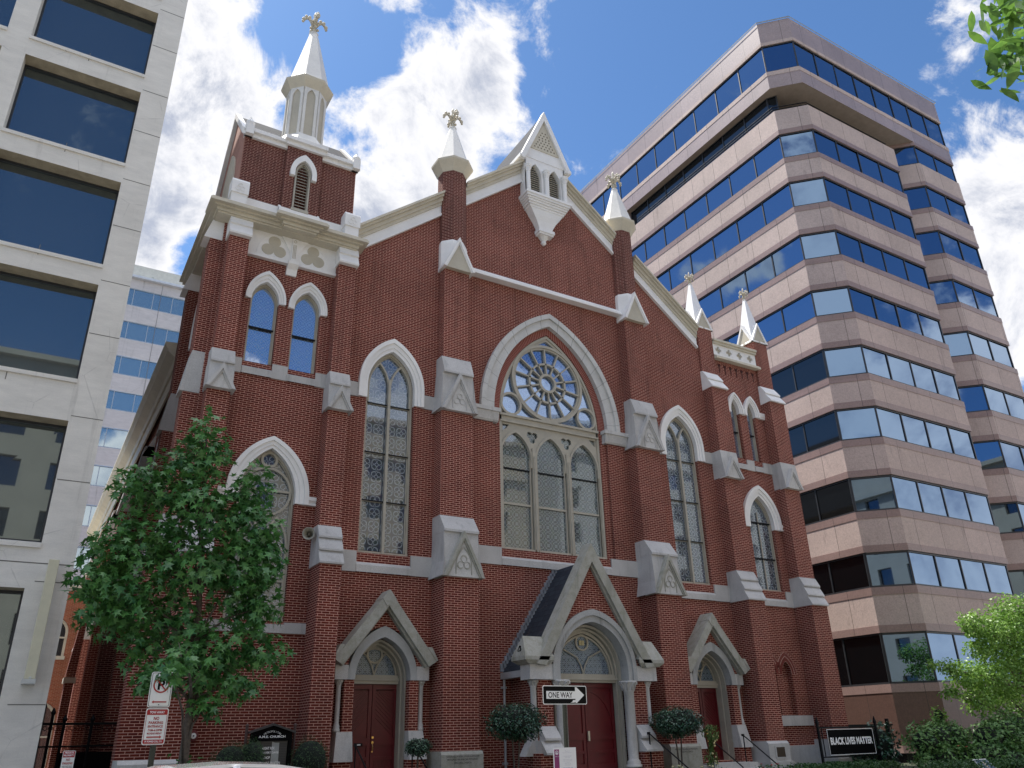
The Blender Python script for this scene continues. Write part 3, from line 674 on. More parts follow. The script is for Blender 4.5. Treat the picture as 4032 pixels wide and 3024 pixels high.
# lantern and main spire
lx, ly = -9.42, .66
m = MB(); m.lathe(lx, ly, [(.98, 19.88), (.92, 20.0), (.66, 20.42), (.64, 20.42)], 8); m.lathe(lx, ly, [(.60, 20.3), (.60, 22.62)], 8)
LAN = m.build('lantern', METAL, church)
m = MB(); 
for i in range(8):
    a = 2*PI*i/8 - PI/2; t = MB().ring([(-.245, 20.42), (-.245, 22.5), (.245, 22.5), (.245, 20.42)], [(-.135, 20.45), (-.135, 22.1), (.135, 22.1), (.135, 20.45)], -.665, -.6)
    t = MB(); oc = arch(0, .245, 20.40, 22.5, 22.56, 6); ic = arch(0, .15, 20.40, 22.12, 22.42, 6); t.ring(oc, ic, -.655, -.598)
    c_, s_ = cos(a+PI/2), sin(a+PI/2); m.add([(lx+q[0]*c_-q[1]*s_, ly+q[0]*s_+q[1]*c_, q[2]) for q in t.v], t.f)
m.build('arcade', METAL, LAN)
m = MB()
for i in range(8):
    a = 2*PI*i/8 - PI/2; t = MB().prism(arch(0, .15, 20.42, 22.12, 22.42, 6), -.612, -.602); c_, s_ = cos(a+PI/2), sin(a+PI/2); m.add([(lx+q[0]*c_-q[1]*s_, ly+q[0]*s_+q[1]*c_, q[2]) for q in t.v], t.f)
m.build('arched_panel', TAN, LAN)
MB().lathe(lx, ly, [(.64, 22.46), (.70, 22.56), (.83, 22.78), (.85, 22.86), (.74, 22.88)], 8).build('lantern_cornice', CREAM, LAN)
SP = MB().lathe(lx, ly, [(.78, 22.86), (.69, 23.05), (.155, 25.60), (.17, 25.68), (.13, 25.72)], 8).build('spire', METAL, church)
finial(SP, lx, ly, 25.65, 1.15)
# ---------------- right tower top
m = MB(); m.box(8.40, 10.94, -.16, .12, 16.74, 16.90); m.box(8.40, 10.94, -.22, .12, 16.84, 16.94); m.prismx([(.1, 16.20), (-.14, 16.20), (-.24, 16.10), (-.24, 16.02), (.1, 16.02)], 8.40, 11.02)
PR = m.build('parapet', CREAM, church)
qf = [lobes(8.62+.62*i+.1, 16.48, 4, .10, .075, PI/4+PI/4, 40) for i in range(4)]
q = MB(); q.wall([(8.40, 16.2), (10.93, 16.2), (10.93, 16.76), (8.40, 16.76)], qf, -.08, .08); q.box(8.40, 10.93, .0, .3, 16.2, 16.76); q.build('quatrefoil_panel', WHITE, PR, fix=False)
MB().box(8.42, 10.92, -.003, .0, 16.22, 16.74).build('quatrefoil_ground', TAN, PR)
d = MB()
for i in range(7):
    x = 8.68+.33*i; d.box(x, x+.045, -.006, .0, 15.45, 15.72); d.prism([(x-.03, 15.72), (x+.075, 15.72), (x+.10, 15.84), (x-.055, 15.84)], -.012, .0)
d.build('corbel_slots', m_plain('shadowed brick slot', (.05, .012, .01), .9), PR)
MB().box(8.4, 10.95, .1, 3.9, 15.9, 16.5).build('tower_roof', LEAD, PR)
def pinnacle(cx, cy, B, dz=0):
    m = MB(); z0 = 17.40+dz
    m.add([(cx-.40, cy-.40, z0), (cx+.40, cy-.40, z0), (cx+.40, cy+.40, z0), (cx-.40, cy+.40, z0), (cx-.05, cy-.05, 19.78+dz), (cx+.05, cy-.05, 19.78+dz), (cx+.05, cy+.05, 19.78+dz), (cx-.05, cy+.05, 19.78+dz)],
          [(0, 1, 5, 4), (1, 2, 6, 5), (2, 3, 7, 6), (3, 0, 4, 7), (4, 5, 6, 7)])
    P = m.build('spirelet', m_plain('white enamelled metal', (.84, .83, .82), .35, var=.06), B)
    r = MB(); f = MB()
    for i in range(4):
        a = i*PI/2; c_, s_ = cos(a), sin(a); t = MB(); t.ring([(-.50, z0-.08), (0, z0+.92), (.50, z0-.08)], [(-.40, z0-.08), (0, z0+.74), (.40, z0-.08)], -.50, -.05)
        r.add([(cx+q[0]*c_-q[1]*s_, cy+q[0]*s_+q[1]*c_, q[2]) for q in t.v], t.f)
        t = MB().prism([(-.42, z0-.07), (0, z0+.78), (.42, z0-.07)], -.46, -.1); f.add([(cx+q[0]*c_-q[1]*s_, cy+q[0]*s_+q[1]*c_, q[2]) for q in t.v], t.f)
    r.build('gablets', WHITE, B); f.build('gablet_faces', TAN, B)
    finial(B, cx, cy, 19.72+dz, .66)
pinnacle(8.0, .35, R1); pinnacle(11.35, .35, R2, .12)
# ---------------- bellcote on the gable
m = MB(); z0 = 20.92
m.wall([(-.95, z0), (.95, z0), (.95, 22.75), (-.95, 22.75)], [arch(-.45, .27, z0+.1, 21.95, 22.50, 8), arch(.45, .27, z0+.1, 21.95, 22.50, 8)], -.38, .22)
m.box(-.95, -.90, -.38, .35, z0, 22.75); m.box(.90, .95, -.38, .35, z0, 22.75)
m.prism([(-.97, 22.72), (.97, 22.72), (0, 24.9)], -.40, -.30)
BC = m.build('bellcote', WHITE, church, fix=False)
m = MB(); m.ring([(-1.20, 22.60), (0, 25.30), (1.20, 22.60)], [(-.98, 22.60), (0, 24.82), (.98, 22.60)], -.52, -.30); m.box(-1.22, -.94, -.50, .3, 22.55, 22.70); m.box(.94, 1.22, -.50, .3, 22.55, 22.70)
for s in (-1, 1): m.tube([(s*1.08, -.53, 22.60), (s*1.08, -.40, 22.60)], .085, 10)
m.build('gable_coping', WHITE, BC)
m = MB(); m.prism([(-.74, 23.24), (.74, 23.24), (0, 24.80)], -.43, -.39); PP = m.build('pierced_panel', CREAM, church)
d = MB(); 
for j in range(7):
    z = 23.38+j*.135; hw = .70*(24.72-z)/1.5 - .06; n = max(1, int(hw*2/.155)); 
    for i in range(n):
        x = (i-(n-1)/2)*.155; t = MB().prism(circ(x, z, .036, 8), -.436, -.42); d.add(t.v, t.f)
d.build('piercings', m_plain('pierced shade', (.18, .15, .11), .9), PP)
m = MB(); m.prism([(-1.15, 22.62), (0, 25.22), (1.15, 22.62), (1.05, 22.6), (0, 25.0), (-1.05, 22.6)], -.30, 3.3); m.build('slate_roof', SLATE, BC)
m = MB(); m.box(-.95, .95, .2, 2.4, 20.9, 22.72); m.build('cheek', WHITE, BC)
l = MB()
for c in (-.45, .45):
    for i in range(14):
        z = z0+.14+i*.105; l.prismx([(-.26, z), (-.14, z+.07), (-.14, z+.05), (-.26, z-.02)], c-.25, c+.25) if z < 22.0 else l.prismx([(-.26, z), (-.14, z+.07), (-.14, z+.05), (-.26, z-.02)], c-.25*(22.5-z)/.5, c+.25*(22.5-z)/.5)
l.build('louvres', CREAM, BC); MB().box(-.72, .72, -.12, -.1, z0, 22.5).build('void', DARK, BC)
for x in (-.86, 0, .86):
    m = MB(); m.lathe(x, -.47, [(.12, z0), (.12, z0+.06), (.085, z0+.1), (.085, 21.90), (.10, 21.93), (.09, 21.96), (.14, 22.16), (.16, 22.2), (.16, 22.24)], 12)
    for i in range(8): a = i*PI/4; m.ball((x+.13*cos(a), -.47+.13*sin(a), 22.12), .035, n=3)
    m.build('column', WHITE, BC)
m = MB(); m.box(-1.04, 1.04, -.64, .05, 20.82, 20.93)
for i, (w, y, a, b) in enumerate(((1.0, -.60, 20.72, 20.82), (.95, -.55, 20.64, 20.72), (.90, -.51, 20.55, 20.64), (.85, -.46, 20.46, 20.55), (.79, -.42, 20.36, 20.46))): m.box(-w, w, y, .03, a, b)
pr = [(.74, -.40, 20.36), (.60, -.36, 20.12), (.44, -.30, 19.90), (.33, -.26, 19.68), (.28, -.24, 19.50)]
for (w, y, z), (w2, y2, z2) in zip(pr, pr[1:]):
    m.add([(-w, y, z), (w, y, z), (w, .03, z), (-w, .03, z), (-w2, y2, z2), (w2, y2, z2), (w2, .03, z2), (-w2, .03, z2)], [(0, 1, 5, 4), (1, 2, 6, 5), (3, 0, 4, 7), (4, 5, 6, 7), (0, 3, 2, 1)])
m.box(-.36, .36, -.34, .03, 19.40, 19.54); m.box(-.32, .32, -.30, .03, 19.32, 19.40)
m.lathe(0, -.05, [(.05, 18.98), (.10, 19.04), (.10, 19.1), (.07, 19.14), (.20, 19.30), (.2, 19.34)], 8); m.build('corbel', WHITE, BC)
# ================================================================ PORTALS AND DOORS
GRANA = m_granite('weathered arch granite', (.42, .42, .41), var=.2, streak=.5, moss=.15)
def tympanum(cx, y, w, zs, za, parent, cz, cr):
    m = MB(); m.ring(arch(cx, w, zs, zs+.02, za, 12), arch(cx, w-.07, zs, zs+.02, za-.10, 12), y-.06, y+.08)
    m.ring(arch(cx, w-.09, zs, zs+.02, za-.13, 12), arch(cx, w-.13, zs, zs+.02, za-.19, 12), y-.03, y+.08)
    m.box(cx-w, cx+w, y-.07, y+.08, zs-.02, zs+.05); m.ring(circ(cx, cz, cr, 24), circ(cx, cz, cr-.05, 24), y-.04, y+.06, True)
    for s in (-1, 1):
        pts = [(cx+s*.0, y-.02, zs+.05), (cx+s*.07, y-.02, zs+.28), (cx+s*.22, y-.02, zs+.52), (cx+s*w*.62, y-.02, zs+.72)]
        m.tube(pts, .026, 6)
    F = m.build('tympanum', FRAME, parent)
    MB().prism(arch(cx, w-.1, zs+.03, zs+.04, za-.12, 12), y+.02, y+.035).build('tympanum_glass', ST_DOOR, F)
    return F
def door_pair(cx, y, w, z0, z1, parent, side=0, main=False):
    D = MB().box(cx-w, cx+w, y, y+.06, z0, z1).build('door', DOORM, parent)
    for s in (-1, 1):
        m = MB(); a, b = sorted((cx+s*.012, cx+s*(w-.01)))
        m.ring([(a, z0+.02), (b, z0+.02), (b, z1-.01), (a, z1-.01)], [(a+.09, z0+.14), (b-.09, z0+.14), (b-.09, z1-.13), (a+.09, z1-.13)], y-.035, y, True)
        zm = z0+.86; m.box(a+.08, b-.08, y-.034, y, zm-.09, zm+.09)
        for z in ((z0+.45),): m.box(a+.08, b-.08, y-.033, y, z-.04, z+.04)
        if not main:
            n = 13
            for i in range(n):                       # diagonal boards, chevron across the pair
                zc = zm+.13+i*.105; x0 = a+.10; x1 = b-.10; sl = (x1-x0)
                za, zb = (zc+sl, zc) if s < 0 else (zc, zc+sl)
                za, zb = (zc, zc+sl*.9) if s < 0 else (zc+sl*.9, zc)
                za = min(za, z1-.16); zb = min(zb, z1-.16)
                m.add([(x0, y-.016, za), (x1, y-.016, zb), (x1, y-.016, zb+.014), (x0, y-.016, za+.014), (x0, y+.001, za), (x1, y+.001, zb), (x1, y+.001, zb+.014), (x0, y+.001, za+.014)],
                      [(0, 1, 2, 3), (0, 4, 5, 1), (3, 2, 6, 7), (1, 5, 6, 2), (0, 3, 7, 4)])
            for i in range(5): x = a+.13+i*(b-a-.26)/4; m.box(x-.006, x+.006, y-.012, y, z0+.15, z0+.40)
        else:
            R_ = w-.12
            A = [(cx+s*(.08+(R_-.02)*sin(t)), zm+.15+(z1-.20-zm-.15)*cos(t)) for t in [i*PI/2/14 for i in range(15)]]; B = [(cx+s*(.08+(R_-.06)*sin(t)), zm+.15+(z1-.24-zm-.15)*cos(t)) for t in [i*PI/2/14 for i in range(15)]]
            m.ring(A, B, y-.02, y)
        m.build('door_leaf', DOORM, D)
    h = MB()
    if main:
        h.box(cx+.03, cx+.09, y-.10, y-.03, z0+.74, z0+1.0); h.build('door_handle', m_plain('satin steel', (.55, .52, .45), .35, metal=.8), D)
    else:
        for z in (z0+.96, z0+.84, z0+.62): h.tube([(cx+.05, y-.03, z), (cx+.05, y-.06, z)], .032 if z > z0+.7 else .022, 12)
        h.tube([(cx+.05, y-.05, z0+.80), (cx+.055, y-.09, z0+.74), (cx+.055, y-.085, z0+.66), (cx+.05, y-.05, z0+.62)], .011, 6); h.build('door_handle', BRASS, D)
    return D
def jamb(m, cx, y0, y1, w, z0, zs, za):
    m.ring(arch(cx, w, z0, zs, za, 12), arch(cx, w-.045, z0, zs, za-.06, 12), y0, y1)
def column(x, y, z0, z1, r, parent):
    m = MB(); h = .26*r/.15
    m.lathe(x, y, [(r*1.55, z0), (r*1.55, z0+.06), (r*1.25, z0+.10), (r*1.4, z0+.14), (r*1.02, z0+.19), (r, z0+.22), (r, z1-h-.04), (r*1.15, z1-h-.02), (r*1.02, z1-h), (r*1.2, z1-h*.55), (r*1.7, z1-.05), (r*1.75, z1-.045), (r*1.75, z1)], 16)
    for k in range(8):
        a = k*PI/4; 
        m.tube([(x+r*1.05*cos(a), y+r*1.05*sin(a), z1-h), (x+r*1.35*cos(a), y+r*1.35*sin(a), z1-h*.45), (x+r*1.85*cos(a), y+r*1.85*sin(a), z1-h*.18), (x+r*1.75*cos(a), y+r*1.75*sin(a), z1-h*.42)], .035*r/.15, 5, .02*r/.15)
    return m.build('column', GRANL, parent, smooth=True)

def side_portal(cx):
    y = -.30
    m = MB(); W = 1.30
    gab = lambda x: 5.28 - (abs(x-cx))*1.27
    m.wall([(cx-1.22, 3.4), (cx-1.22, gab(cx-1.22)), (cx, gab(cx)), (cx+1.22, gab(cx+1.22)), (cx+1.22, 3.4), (cx+.97, 3.4)] + list(reversed(arch(cx, .97, 3.4, 3.41, 4.45, 10)[1:-1])) + [(cx-.97, 3.4)], [], y, 0, .3)
    for s in (-1, 1):
        a, b = sorted((cx+s*.79, cx+s*1.06)); m.box(a, b, y, .05, .4, 3.09)
        a, b = sorted((cx+s*.80, cx+s*1.27)); m.box(a, b, y-.06, .05, .4, 1.14)
    P = m.build('side_portal', BRICK, church, fix=False)
    m = MB(); m.ring(arch(cx, .99, 3.08, 3.12, 4.47, 12), arch(cx, .79, 3.08, 3.12, 4.18, 12), y-.05, .12); m.build('stone_arch', GRANA, P)
    for s in (-1, 1):
        a, b = sorted((cx+s*.98, cx+s*1.34)); MB().box(a, b, y-.045, .02, 3.08, 3.44).build('impost_block', GRANL, P); m = MB()
        a, b = sorted((cx+s*.78, cx+s*1.20)); c, d = sorted((cx+s*.78, cx+s*1.28)); 
        m.add([(a, y-.02, 1.82), (b, y-.02, 1.82), (b, .03, 1.82), (a, .03, 1.82), (c, y-.16, 1.13), (d, y-.16, 1.13), (d, .03, 1.13), (c, .03, 1.13)], [(0, 1, 2, 3), (4, 7, 6, 5), (0, 4, 5, 1), (1, 5, 6, 2), (0, 3, 7, 4), (2, 6, 7, 3)])
        m.box(*sorted((cx+s*.78, cx+s*1.45)), y-.22, .03, .25, 1.0 if False else .66); m.build('pier_base', GRANL, P)
    m = MB(); A = [(cx-1.46, 3.56), (cx, 5.40), (cx+1.46, 3.56)]; B = [(cx-1.235, 3.42), (cx, 4.98), (cx+1.235, 3.42)]
    m.ring(A, B, -.58, .02); B2 = [(cx-1.185, 3.40), (cx, 4.90), (cx+1.185, 3.40)]; m.ring(B, B2, -.46, .02)
    m.prism([(cx-.20, 5.165), (cx, 5.42), (cx+.20, 5.165), (cx+.08, 4.98), (cx-.08, 4.98)], -.60, .02)
    for s in (-1, 1):
        m.add([(cx+s*1.18, -.58, 3.93), (cx+s*1.32, -.58, 3.93), (cx+s*1.32, .02, 3.93), (cx+s*1.18, .02, 3.93), (cx+s*1.44, -.60, 3.58), (cx+s*1.50, -.60, 3.58), (cx+s*1.50, .02, 3.58), (cx+s*1.44, .02, 3.58)],
              [(0, 1, 2, 3), (0, 4, 5, 1), (1, 5, 6, 2), (2, 6, 7, 3), (4, 7, 6, 5), (0, 3, 7, 4)])
    m.build('gable_coping', GRANM, P)
    for s in (-1, 1): column(cx+s*1.17, -.19, 1.82, 3.07, .065, P)
    # deep painted frame
    m = MB(); jamb(m, cx, -.05, .42, .785, .72, 3.1, 4.15); jamb(m, cx, .14, .42, .745, .72, 3.1, 4.08)
    for s in (-1, 1):
        X = cx+s*.745; 
        for z0, z1 in ((.85, 1.3), (1.4, 2.9)): m.box(*sorted((X, X-s*.012)), -.1, .06, z0, z1)
    m.box(cx-.78, cx+.78, .28, .45, 3.02, 3.10); m.box(cx-.78, cx+.78, .24, .45, 3.10, 3.16); m.box(cx-.78, cx+.78, .30, .45, 3.16, 3.22)
    m.build('door_frame', FRAME, P)
    tympanum(cx, .38, .76, 3.20, 4.11, church, 3.78, .24)
    D = door_pair(cx, .42, .74, .72, 3.02, church)
    if cx < 0:
        m = MB().box(cx-.46, cx-.22, .375, .40, 1.47, 1.55); m.build('mail_slot', BLACK, D); MB().box(cx-.40, cx-.28, .365, .38, 1.495, 1.525).build('mail_label', WLET, D)
    m = MB()
    for i in range(3): m.box(cx-.95-.0*i, cx+.95, -.55-.34*(i+1), .45-.0*i if i == 0 else -.55-.34*i, .2, .70-.16*i)
    m.build('steps', GRAN, P)
    return P
side_portal(-6.0); side_portal(6.0)

# ---------------- the centre porch
P = MB(); y = -1.70
gab = lambda x: 6.62 - abs(x)*1.72
P.wall([(-1.85, 3.42), (-1.85, gab(1.85)), (0, gab(0)), (1.85, gab(1.85)), (1.85, 3.42), (1.46, 3.42)] + list(reversed(arch(0, 1.46, 3.42, 3.44, 5.0, 12)[1:-1])) + [(-1.46, 3.42)], [], y, 0, .5)
for s in (-1, 1):
    P.box(*sorted((s*1.42, s*1.93)), y+.10, -1.2, .3, 3.06); P.box(*sorted((s*1.75, s*1.85)), -1.2, 0, .3, 3.3)
    P.box(*sorted((s*1.42, s*2.10)), y-.22, -1.25, .3, 1.19)
PO = P.build('center_porch', BRICK, church, fix=False)
m = MB(); m.ring(arch(0, 1.50, 3.05, 3.35, 5.05, 16), arch(0, 1.36, 3.05, 3.35, 4.88, 16), y-.09, y+.2); m.ring(arch(0, 1.37, 3.05, 3.35, 4.89, 16), arch(0, 1.22, 3.05, 3.35, 4.69, 16), y-.03, -1.15); m.build('stone_arch', GRANA, PO)
for s in (-1, 1): MB().box(*sorted((s*1.48, s*2.26)), y-.06, -1.25, 3.06, 3.475).build('impost_block', GRANL, PO)
for s in (-1, 1):
    x0, x1 = sorted((s*1.40, s*1.92)); m = MB()
    m.prismx([(-1.2, 1.86), (y+.06, 1.86), (y-.20, 1.56), (y-.20, 1.50), (-1.2, 1.50)], x0, x1)
    x0, x1 = sorted((s*1.38, s*2.0)); m.prismx([(-1.2, 1.50), (y-.10, 1.50), (y-.38, 1.20), (y-.38, 1.15), (-1.2, 1.15)], x0, x1)
    x0, x1 = sorted((s*1.92, s*2.1)); m.prism([(s*1.90, 1.86), (s*2.34, 1.12), (s*1.90, 1.12)], y+.15, -1.2); m.build('weathered_base', GRAN, PO)
m = MB(); A = [(-2.10, 3.46), (0, 7.02), (2.10, 3.46)]; B = [(-1.79, 3.42), (0, 6.45), (1.79, 3.42)]
m.ring(A, B, -1.90, -1.45); m.ring(B, [(-1.73, 3.42), (0, 6.35), (1.73, 3.42)], -1.80, -1.5)
for s in (-1, 1):
    # kneeler: little gabled block turned outward
    X = sorted((s*1.62, s*2.50))
    m.add([(s*1.52, -1.90, 3.66), (s*2.48, -1.90, 3.66), (s*2.52, -1.2, 3.66), (s*1.52, -1.2, 3.66), (s*1.72, -1.55, 4.22), (s*2.34, -1.55, 4.22), (s*2.48, -1.90, 3.56), (s*1.52, -1.90, 3.56), (s*2.52, -1.2, 3.56), (s*1.52, -1.2, 3.56), (s*2.34, -1.84, 3.46), (s*1.62, -1.84, 3.46), (s*2.34, -1.26, 3.46), (s*1.62, -1.26, 3.46)],
          [(0, 1, 5, 4), (1, 2, 5), (2, 3, 4, 5), (3, 0, 4), (0, 7, 6, 1), (1, 6, 8, 2), (2, 8, 9, 3), (7, 11, 10, 6), (6, 10, 12, 8), (8, 12, 13, 9), (10, 11, 13, 12)])
CP = m.build('gable_coping', GRANM, PO)
t = MB(); P3 = lobes(0, 0, 3, .05, .045); P4 = lobes(0, 0, 3, .03, .03)
for s in (-1,): t.ring(P3, P4, 0, .02, True); t.v = [(s*(2.44-.18*q[2])-s*0+q[1]*s*1.0, -1.55+q[0], 3.86+q[2]) for q in t.v]
t.build('trefoil', BLACKM, CP)
m = MB()
m.prism([(-2.12, 3.36), (0, 6.52), (2.12, 3.36), (2.02, 3.34), (0, 6.36), (-2.02, 3.34)], -1.5, -.02)
m.build('slate_roof', SLATE, PO)
m = MB()
for i in range(14):
    for s in (-1, 1):
        z = 3.38+i*.225; x = 2.12-(z-3.36)/1.49; m.box(*sorted((s*(x-.02), s*(x+.10))), -.05, .003, z, z+.22); m.box(*sorted((s*(x-.10), s*(x+.02))), -.05, .0015, z+.10, z+.30)
m.build('step_flashing', LEAD, PO)
m = MB()
for s in (-1, 1): m.box(*sorted((s*2.05, s*2.2)), -1.45, -.02, 3.16, 3.34); m.box(*sorted((s*1.85, s*2.06)), -1.45, -.01, 3.20, 3.26)
m.build('gutter', m_plain('pale gutter', (.42, .42, .42), .5), PO)
PIPE = m_plain('pale pipe', (.45, .46, .47), .5)
for s in (-1, 1):
    m = MB(); m.tube([(s*2.12, -.10, 3.2), (s*2.12, -.10, .3)], .035, 10)
    for z in (.9, 1.9, 2.9): m.box(s*2.12-.06, s*2.12+.06, -.14, .0, z, z+.06)
    m.build('downspout', PIPE, PO)
for s in (-1, 1): column(s*1.20, y+.02, .75, 3.05, .15, PO); column(s*2.02, -1.52, 1.86, 3.05, .085, PO)
m = MB(); 
for w, y0 in ((1.215, -1.36), (1.15, -1.24)): m.ring(arch(0, w, .72, 3.35, 4.66-(1.22-w)*1.3, 14), arch(0, w-.05, .72, 3.35, 4.59-(1.22-w)*1.3, 14), y0, -1.06)
m.box(-1.16, 1.16, -1.22, -1.0, 3.03, 3.10); m.box(-1.16, 1.16, -1.27, -1.0, 3.10, 3.15); m.box(-1.16, 1.16, -1.20, -1.0, 3.15, 3.24)
DF = m.build('door_frame', FRAME, church)
text('house_number', '1518', DF, FRAME, 0, -1.229, 3.065, .20, .065)
T_ = tympanum(0, -1.10, 1.10, 3.22, 4.52, church, 4.16, .24)
bk = MB(); bk.box(-.09, -.005, -1.12, -1.09, 4.08, 4.22); bk.box(.005, .09, -1.12, -1.09, 4.08, 4.22); bk.build('glass_book', m_plain('pale amber glass', (.5, .42, .22), .3), T_)
door_pair(0, -1.06, 1.07, .72, 3.03, church, main=True)
MB().box(1.15, 1.22, -1.62, -1.56, 2.02, 2.12).build('doorbell', BLACK, PO)
m = MB()
for i in range(3): m.box(-1.3, 1.3, -2.05-.36*(i+1), -1.0 if i == 0 else -2.05-.36*i, .2, .71-.16*i)
m.build('steps', GRAN, PO)

# ---------------- handrails
def rail(x, y0, z0, y1, z1, label, base=.3):
    m = MB(); m.tube([(x, y0, z0), (x, y1, z1)], .02, 8); m.tube([(x, y0, z0), (x, y0, base)], .018, 8); m.tube([(x, y1, z1), (x, y1, base-.1)], .018, 8); m.box(x-.03, x+.03, y0-.02, y0+.06, z0-.03, z0+.04)
    return tag(m.build('handrail', BLACK, None, smooth=False), label, 'handrail', 'iron handrails beside the church steps')
rail(-5.22, -.62, 1.52, -1.95, .68, 'thin black iron handrail right of the left side door')
rail(-6.78, -.62, 1.50, -1.95, .66, 'thin black iron handrail left of the left side door')
rail(1.62, -1.95, 1.62, -3.5, .72, 'thin black iron handrail right of the large middle door')
rail(6.72, -.62, 1.50, -1.95, .62, 'thin black iron handrail right of the right side door')
rail(5.18, -.62, 1.45, -1.95, .62, 'thin black iron handrail left of the right side door behind the garland')

# ---------------- fixtures on the church wall: their own things
t = thing('horn_speaker', 'pale grey round horn loudspeaker bolted to the brick beside the tall left window', 'loudspeaker', (-8.25, 0, 6.78))
a = MB(); prof = [(.05, .0), (.06, .08), (.10, .20), (.165, .36), (.17, .38), (.158, .38), (.09, .22), (.05, .12)]
a.lathe(0, 0, prof, 24, sx=1, sy=1); M_ = Matrix.Translation((-8.22, -.12, 6.80)) @ Matrix.Rotation(math.radians(-25), 4, 'Z') @ Matrix.Rotation(math.radians(95), 4, 'X'); a.xf(M_)
a.build('horn', m_plain('weathered grey horn', (.36, .34, .28), .5, var=.25, sc=8), t, smooth=True)
a = MB(); a.ball((0, 0, .2), .055, sz=1.4); a.xf(M_); a.build('driver', m_plain('brown driver', (.12, .10, .07), .5), t, smooth=True)
a = MB(); a.tube([(-8.2, -.1, 6.82), (-8.13, -.06, 6.95), (-8.11, -.03, 6.8), (-8.12, -.02, 6.5)], .012, 5); a.box(-8.2, -8.12, -.1, .0, 6.74, 6.88); a.build('bracket', BLACK, t)
t = thing('alarm_bell', 'small round dark red alarm bell with white centre on the brick wall', 'bell', (-10.6, 0, 1.8))
a = MB(); a.lathe(0, 0, [(.12, 0), (.12, .03), (.105, .05), (.0, .055)], 24); M_ = Matrix.Translation((-10.6, 0, 1.8)) @ Matrix.Rotation(PI/2, 4, 'X'); a.xf(M_); a.build('backplate', m_plain('maroon enamel', (.16, .03, .035), .4), t)
a = MB(); a.lathe(0, 0, [(.065, .05), (.062, .07), (.0, .075)], 20); a.xf(M_); a.build('dome', WLET, t); a = MB(); a.ball((0, 0, .075), .018, n=4); a.xf(M_); a.build('button', BLACK, t)
t = thing('corner_stone', 'none', 'x') if False else None
# ================================================================ THE OTHER BUILDINGS
def granite_clad(name, c, dark=0):
    g = G(name); u, z = g.uz(); sp = g.noise(g.obj(), 16, 2, .8); lo = g.noise(g.obj(), .35, 5, .65); pit = g.noise(g.obj(), 5, 3, .7)
    f = g.M('MULTIPLY', g.M('MULTIPLY', g.rng(sp, .3, .7, .84, 1.14), g.rng(lo, .3, .7, .88, 1.08)), g.rng(pit, .3, .7, .94, 1.05))
    pid = g.M('FLOOR', g.M('DIVIDE', g.M('ADD', u, .05), 2.05)); pz = g.M('FLOOR', g.M('DIVIDE', z, 3.66))
    wn = g.n('ShaderNodeTexWhiteNoise', {'Vector': g.comb(pid, pz)}, noise_dimensions='2D').outputs[0]
    f = g.M('MULTIPLY', f, g.rng(wn, 0, 1, .93, 1.05))
    j = g.M('LESS_THAN', g.M('FRACT', g.M('DIVIDE', g.M('ADD', u, .05), 2.05)), .012)
    c = g.n('ShaderNodeVectorMath', {0: c, 'Scale': f}, operation='SCALE').outputs[0]
    c = g.mix(g.M('MULTIPLY', j, .8), c, (.05, .04, .035))
    c = g.mix(g.rng(g.noise(g.scalev(g.obj(), (3, 3, .6)), .9, 4, .6), .60, .75, 0, .35, True), c, (.14, .11, .10))
    return g.out(c, .75 if not dark else .35, bump=sp, bs=.15 if not dark else 0, bd=.01, spec=.4)
ROUGH = granite_clad('flamed pink granite', (.52, .40, .35)); SMOOTH = granite_clad('polished pink granite', (.31, .21, .185), 1); SMOOTHP = granite_clad('polished mauve granite', (.36, .275, .265), 1)
GL = m_glass('blue tinted office glass', (.20, .31, .47), metal=.60); GLD = m_glass('office glass with dark reflection', (.10, .12, .15), metal=.10, dark=(.004, .005, .006))  # GLD: dark reflection on the lower left-face rows put into the glass colour
MUL = m_plain('dark bronze mullion', (.03, .032, .036), .4)
TOP = m_plain('roof membrane', (.3, .3, .3), .9)
office = thing('office_building', 'tall pink granite office block with dark blue ribbon windows right of the church', 'office building', (28, 12, 0))
def plan_band(m, pts, z0, z1):
    for (a, b), (c, d) in zip(pts, pts[1:]): m.face((a, b, z0), (c, d, z0), (c, d, z1), (a, b, z1))
def inset(pts, d):
    out = []
    for i, p in enumerate(pts):
        n = Vector((0, 0))
        for a, b in ((i-1, i), (i, i+1)):
            if a >= 0 and b < len(pts):
                e = Vector(pts[b]) - Vector(pts[a]); e.normalize(); n += Vector((-e.y, e.x)) * (1 if True else 1)
        if i in (0, len(pts)-1): out.append((p[0]+n.x*d, p[1]+n.y*d)); continue
        k = n.length_squared; out.append((p[0] + n.x*d*2/k if k else p[0], p[1] + n.y*d*2/k if k else p[1]))
    return out
LOW = [(19.4, 24.0), (19.4, 2.5), (20.8, 1.1), (29.15, 1.1), (29.15, 2.55), (30.45, 2.55), (31.9, 1.1), (36.4, 1.1), (36.4, 24.0)]
PEN = [(19.4, 24.0), (19.4, 2.5), (20.8, 1.1), (36.4, 1.1), (36.4, 24.0)]
def solidband(pts, z0, z1, mat, name, parent, depth=.14, proud=0):
    m = MB(); q = inset(pts, -proud) if proud else pts; plan_band(m, q, z0, z1); i_ = inset(pts, depth)
    for k in range(len(q)-1):
        m.face((*q[k], z0), (*i_[k], z0), (*i_[k+1], z0), (*q[k+1], z0)); m.face((*q[k], z1), (*q[k+1], z1), (*i_[k+1], z1), (*i_[k], z1))
    return m.build(name, mat, parent, fix=False)
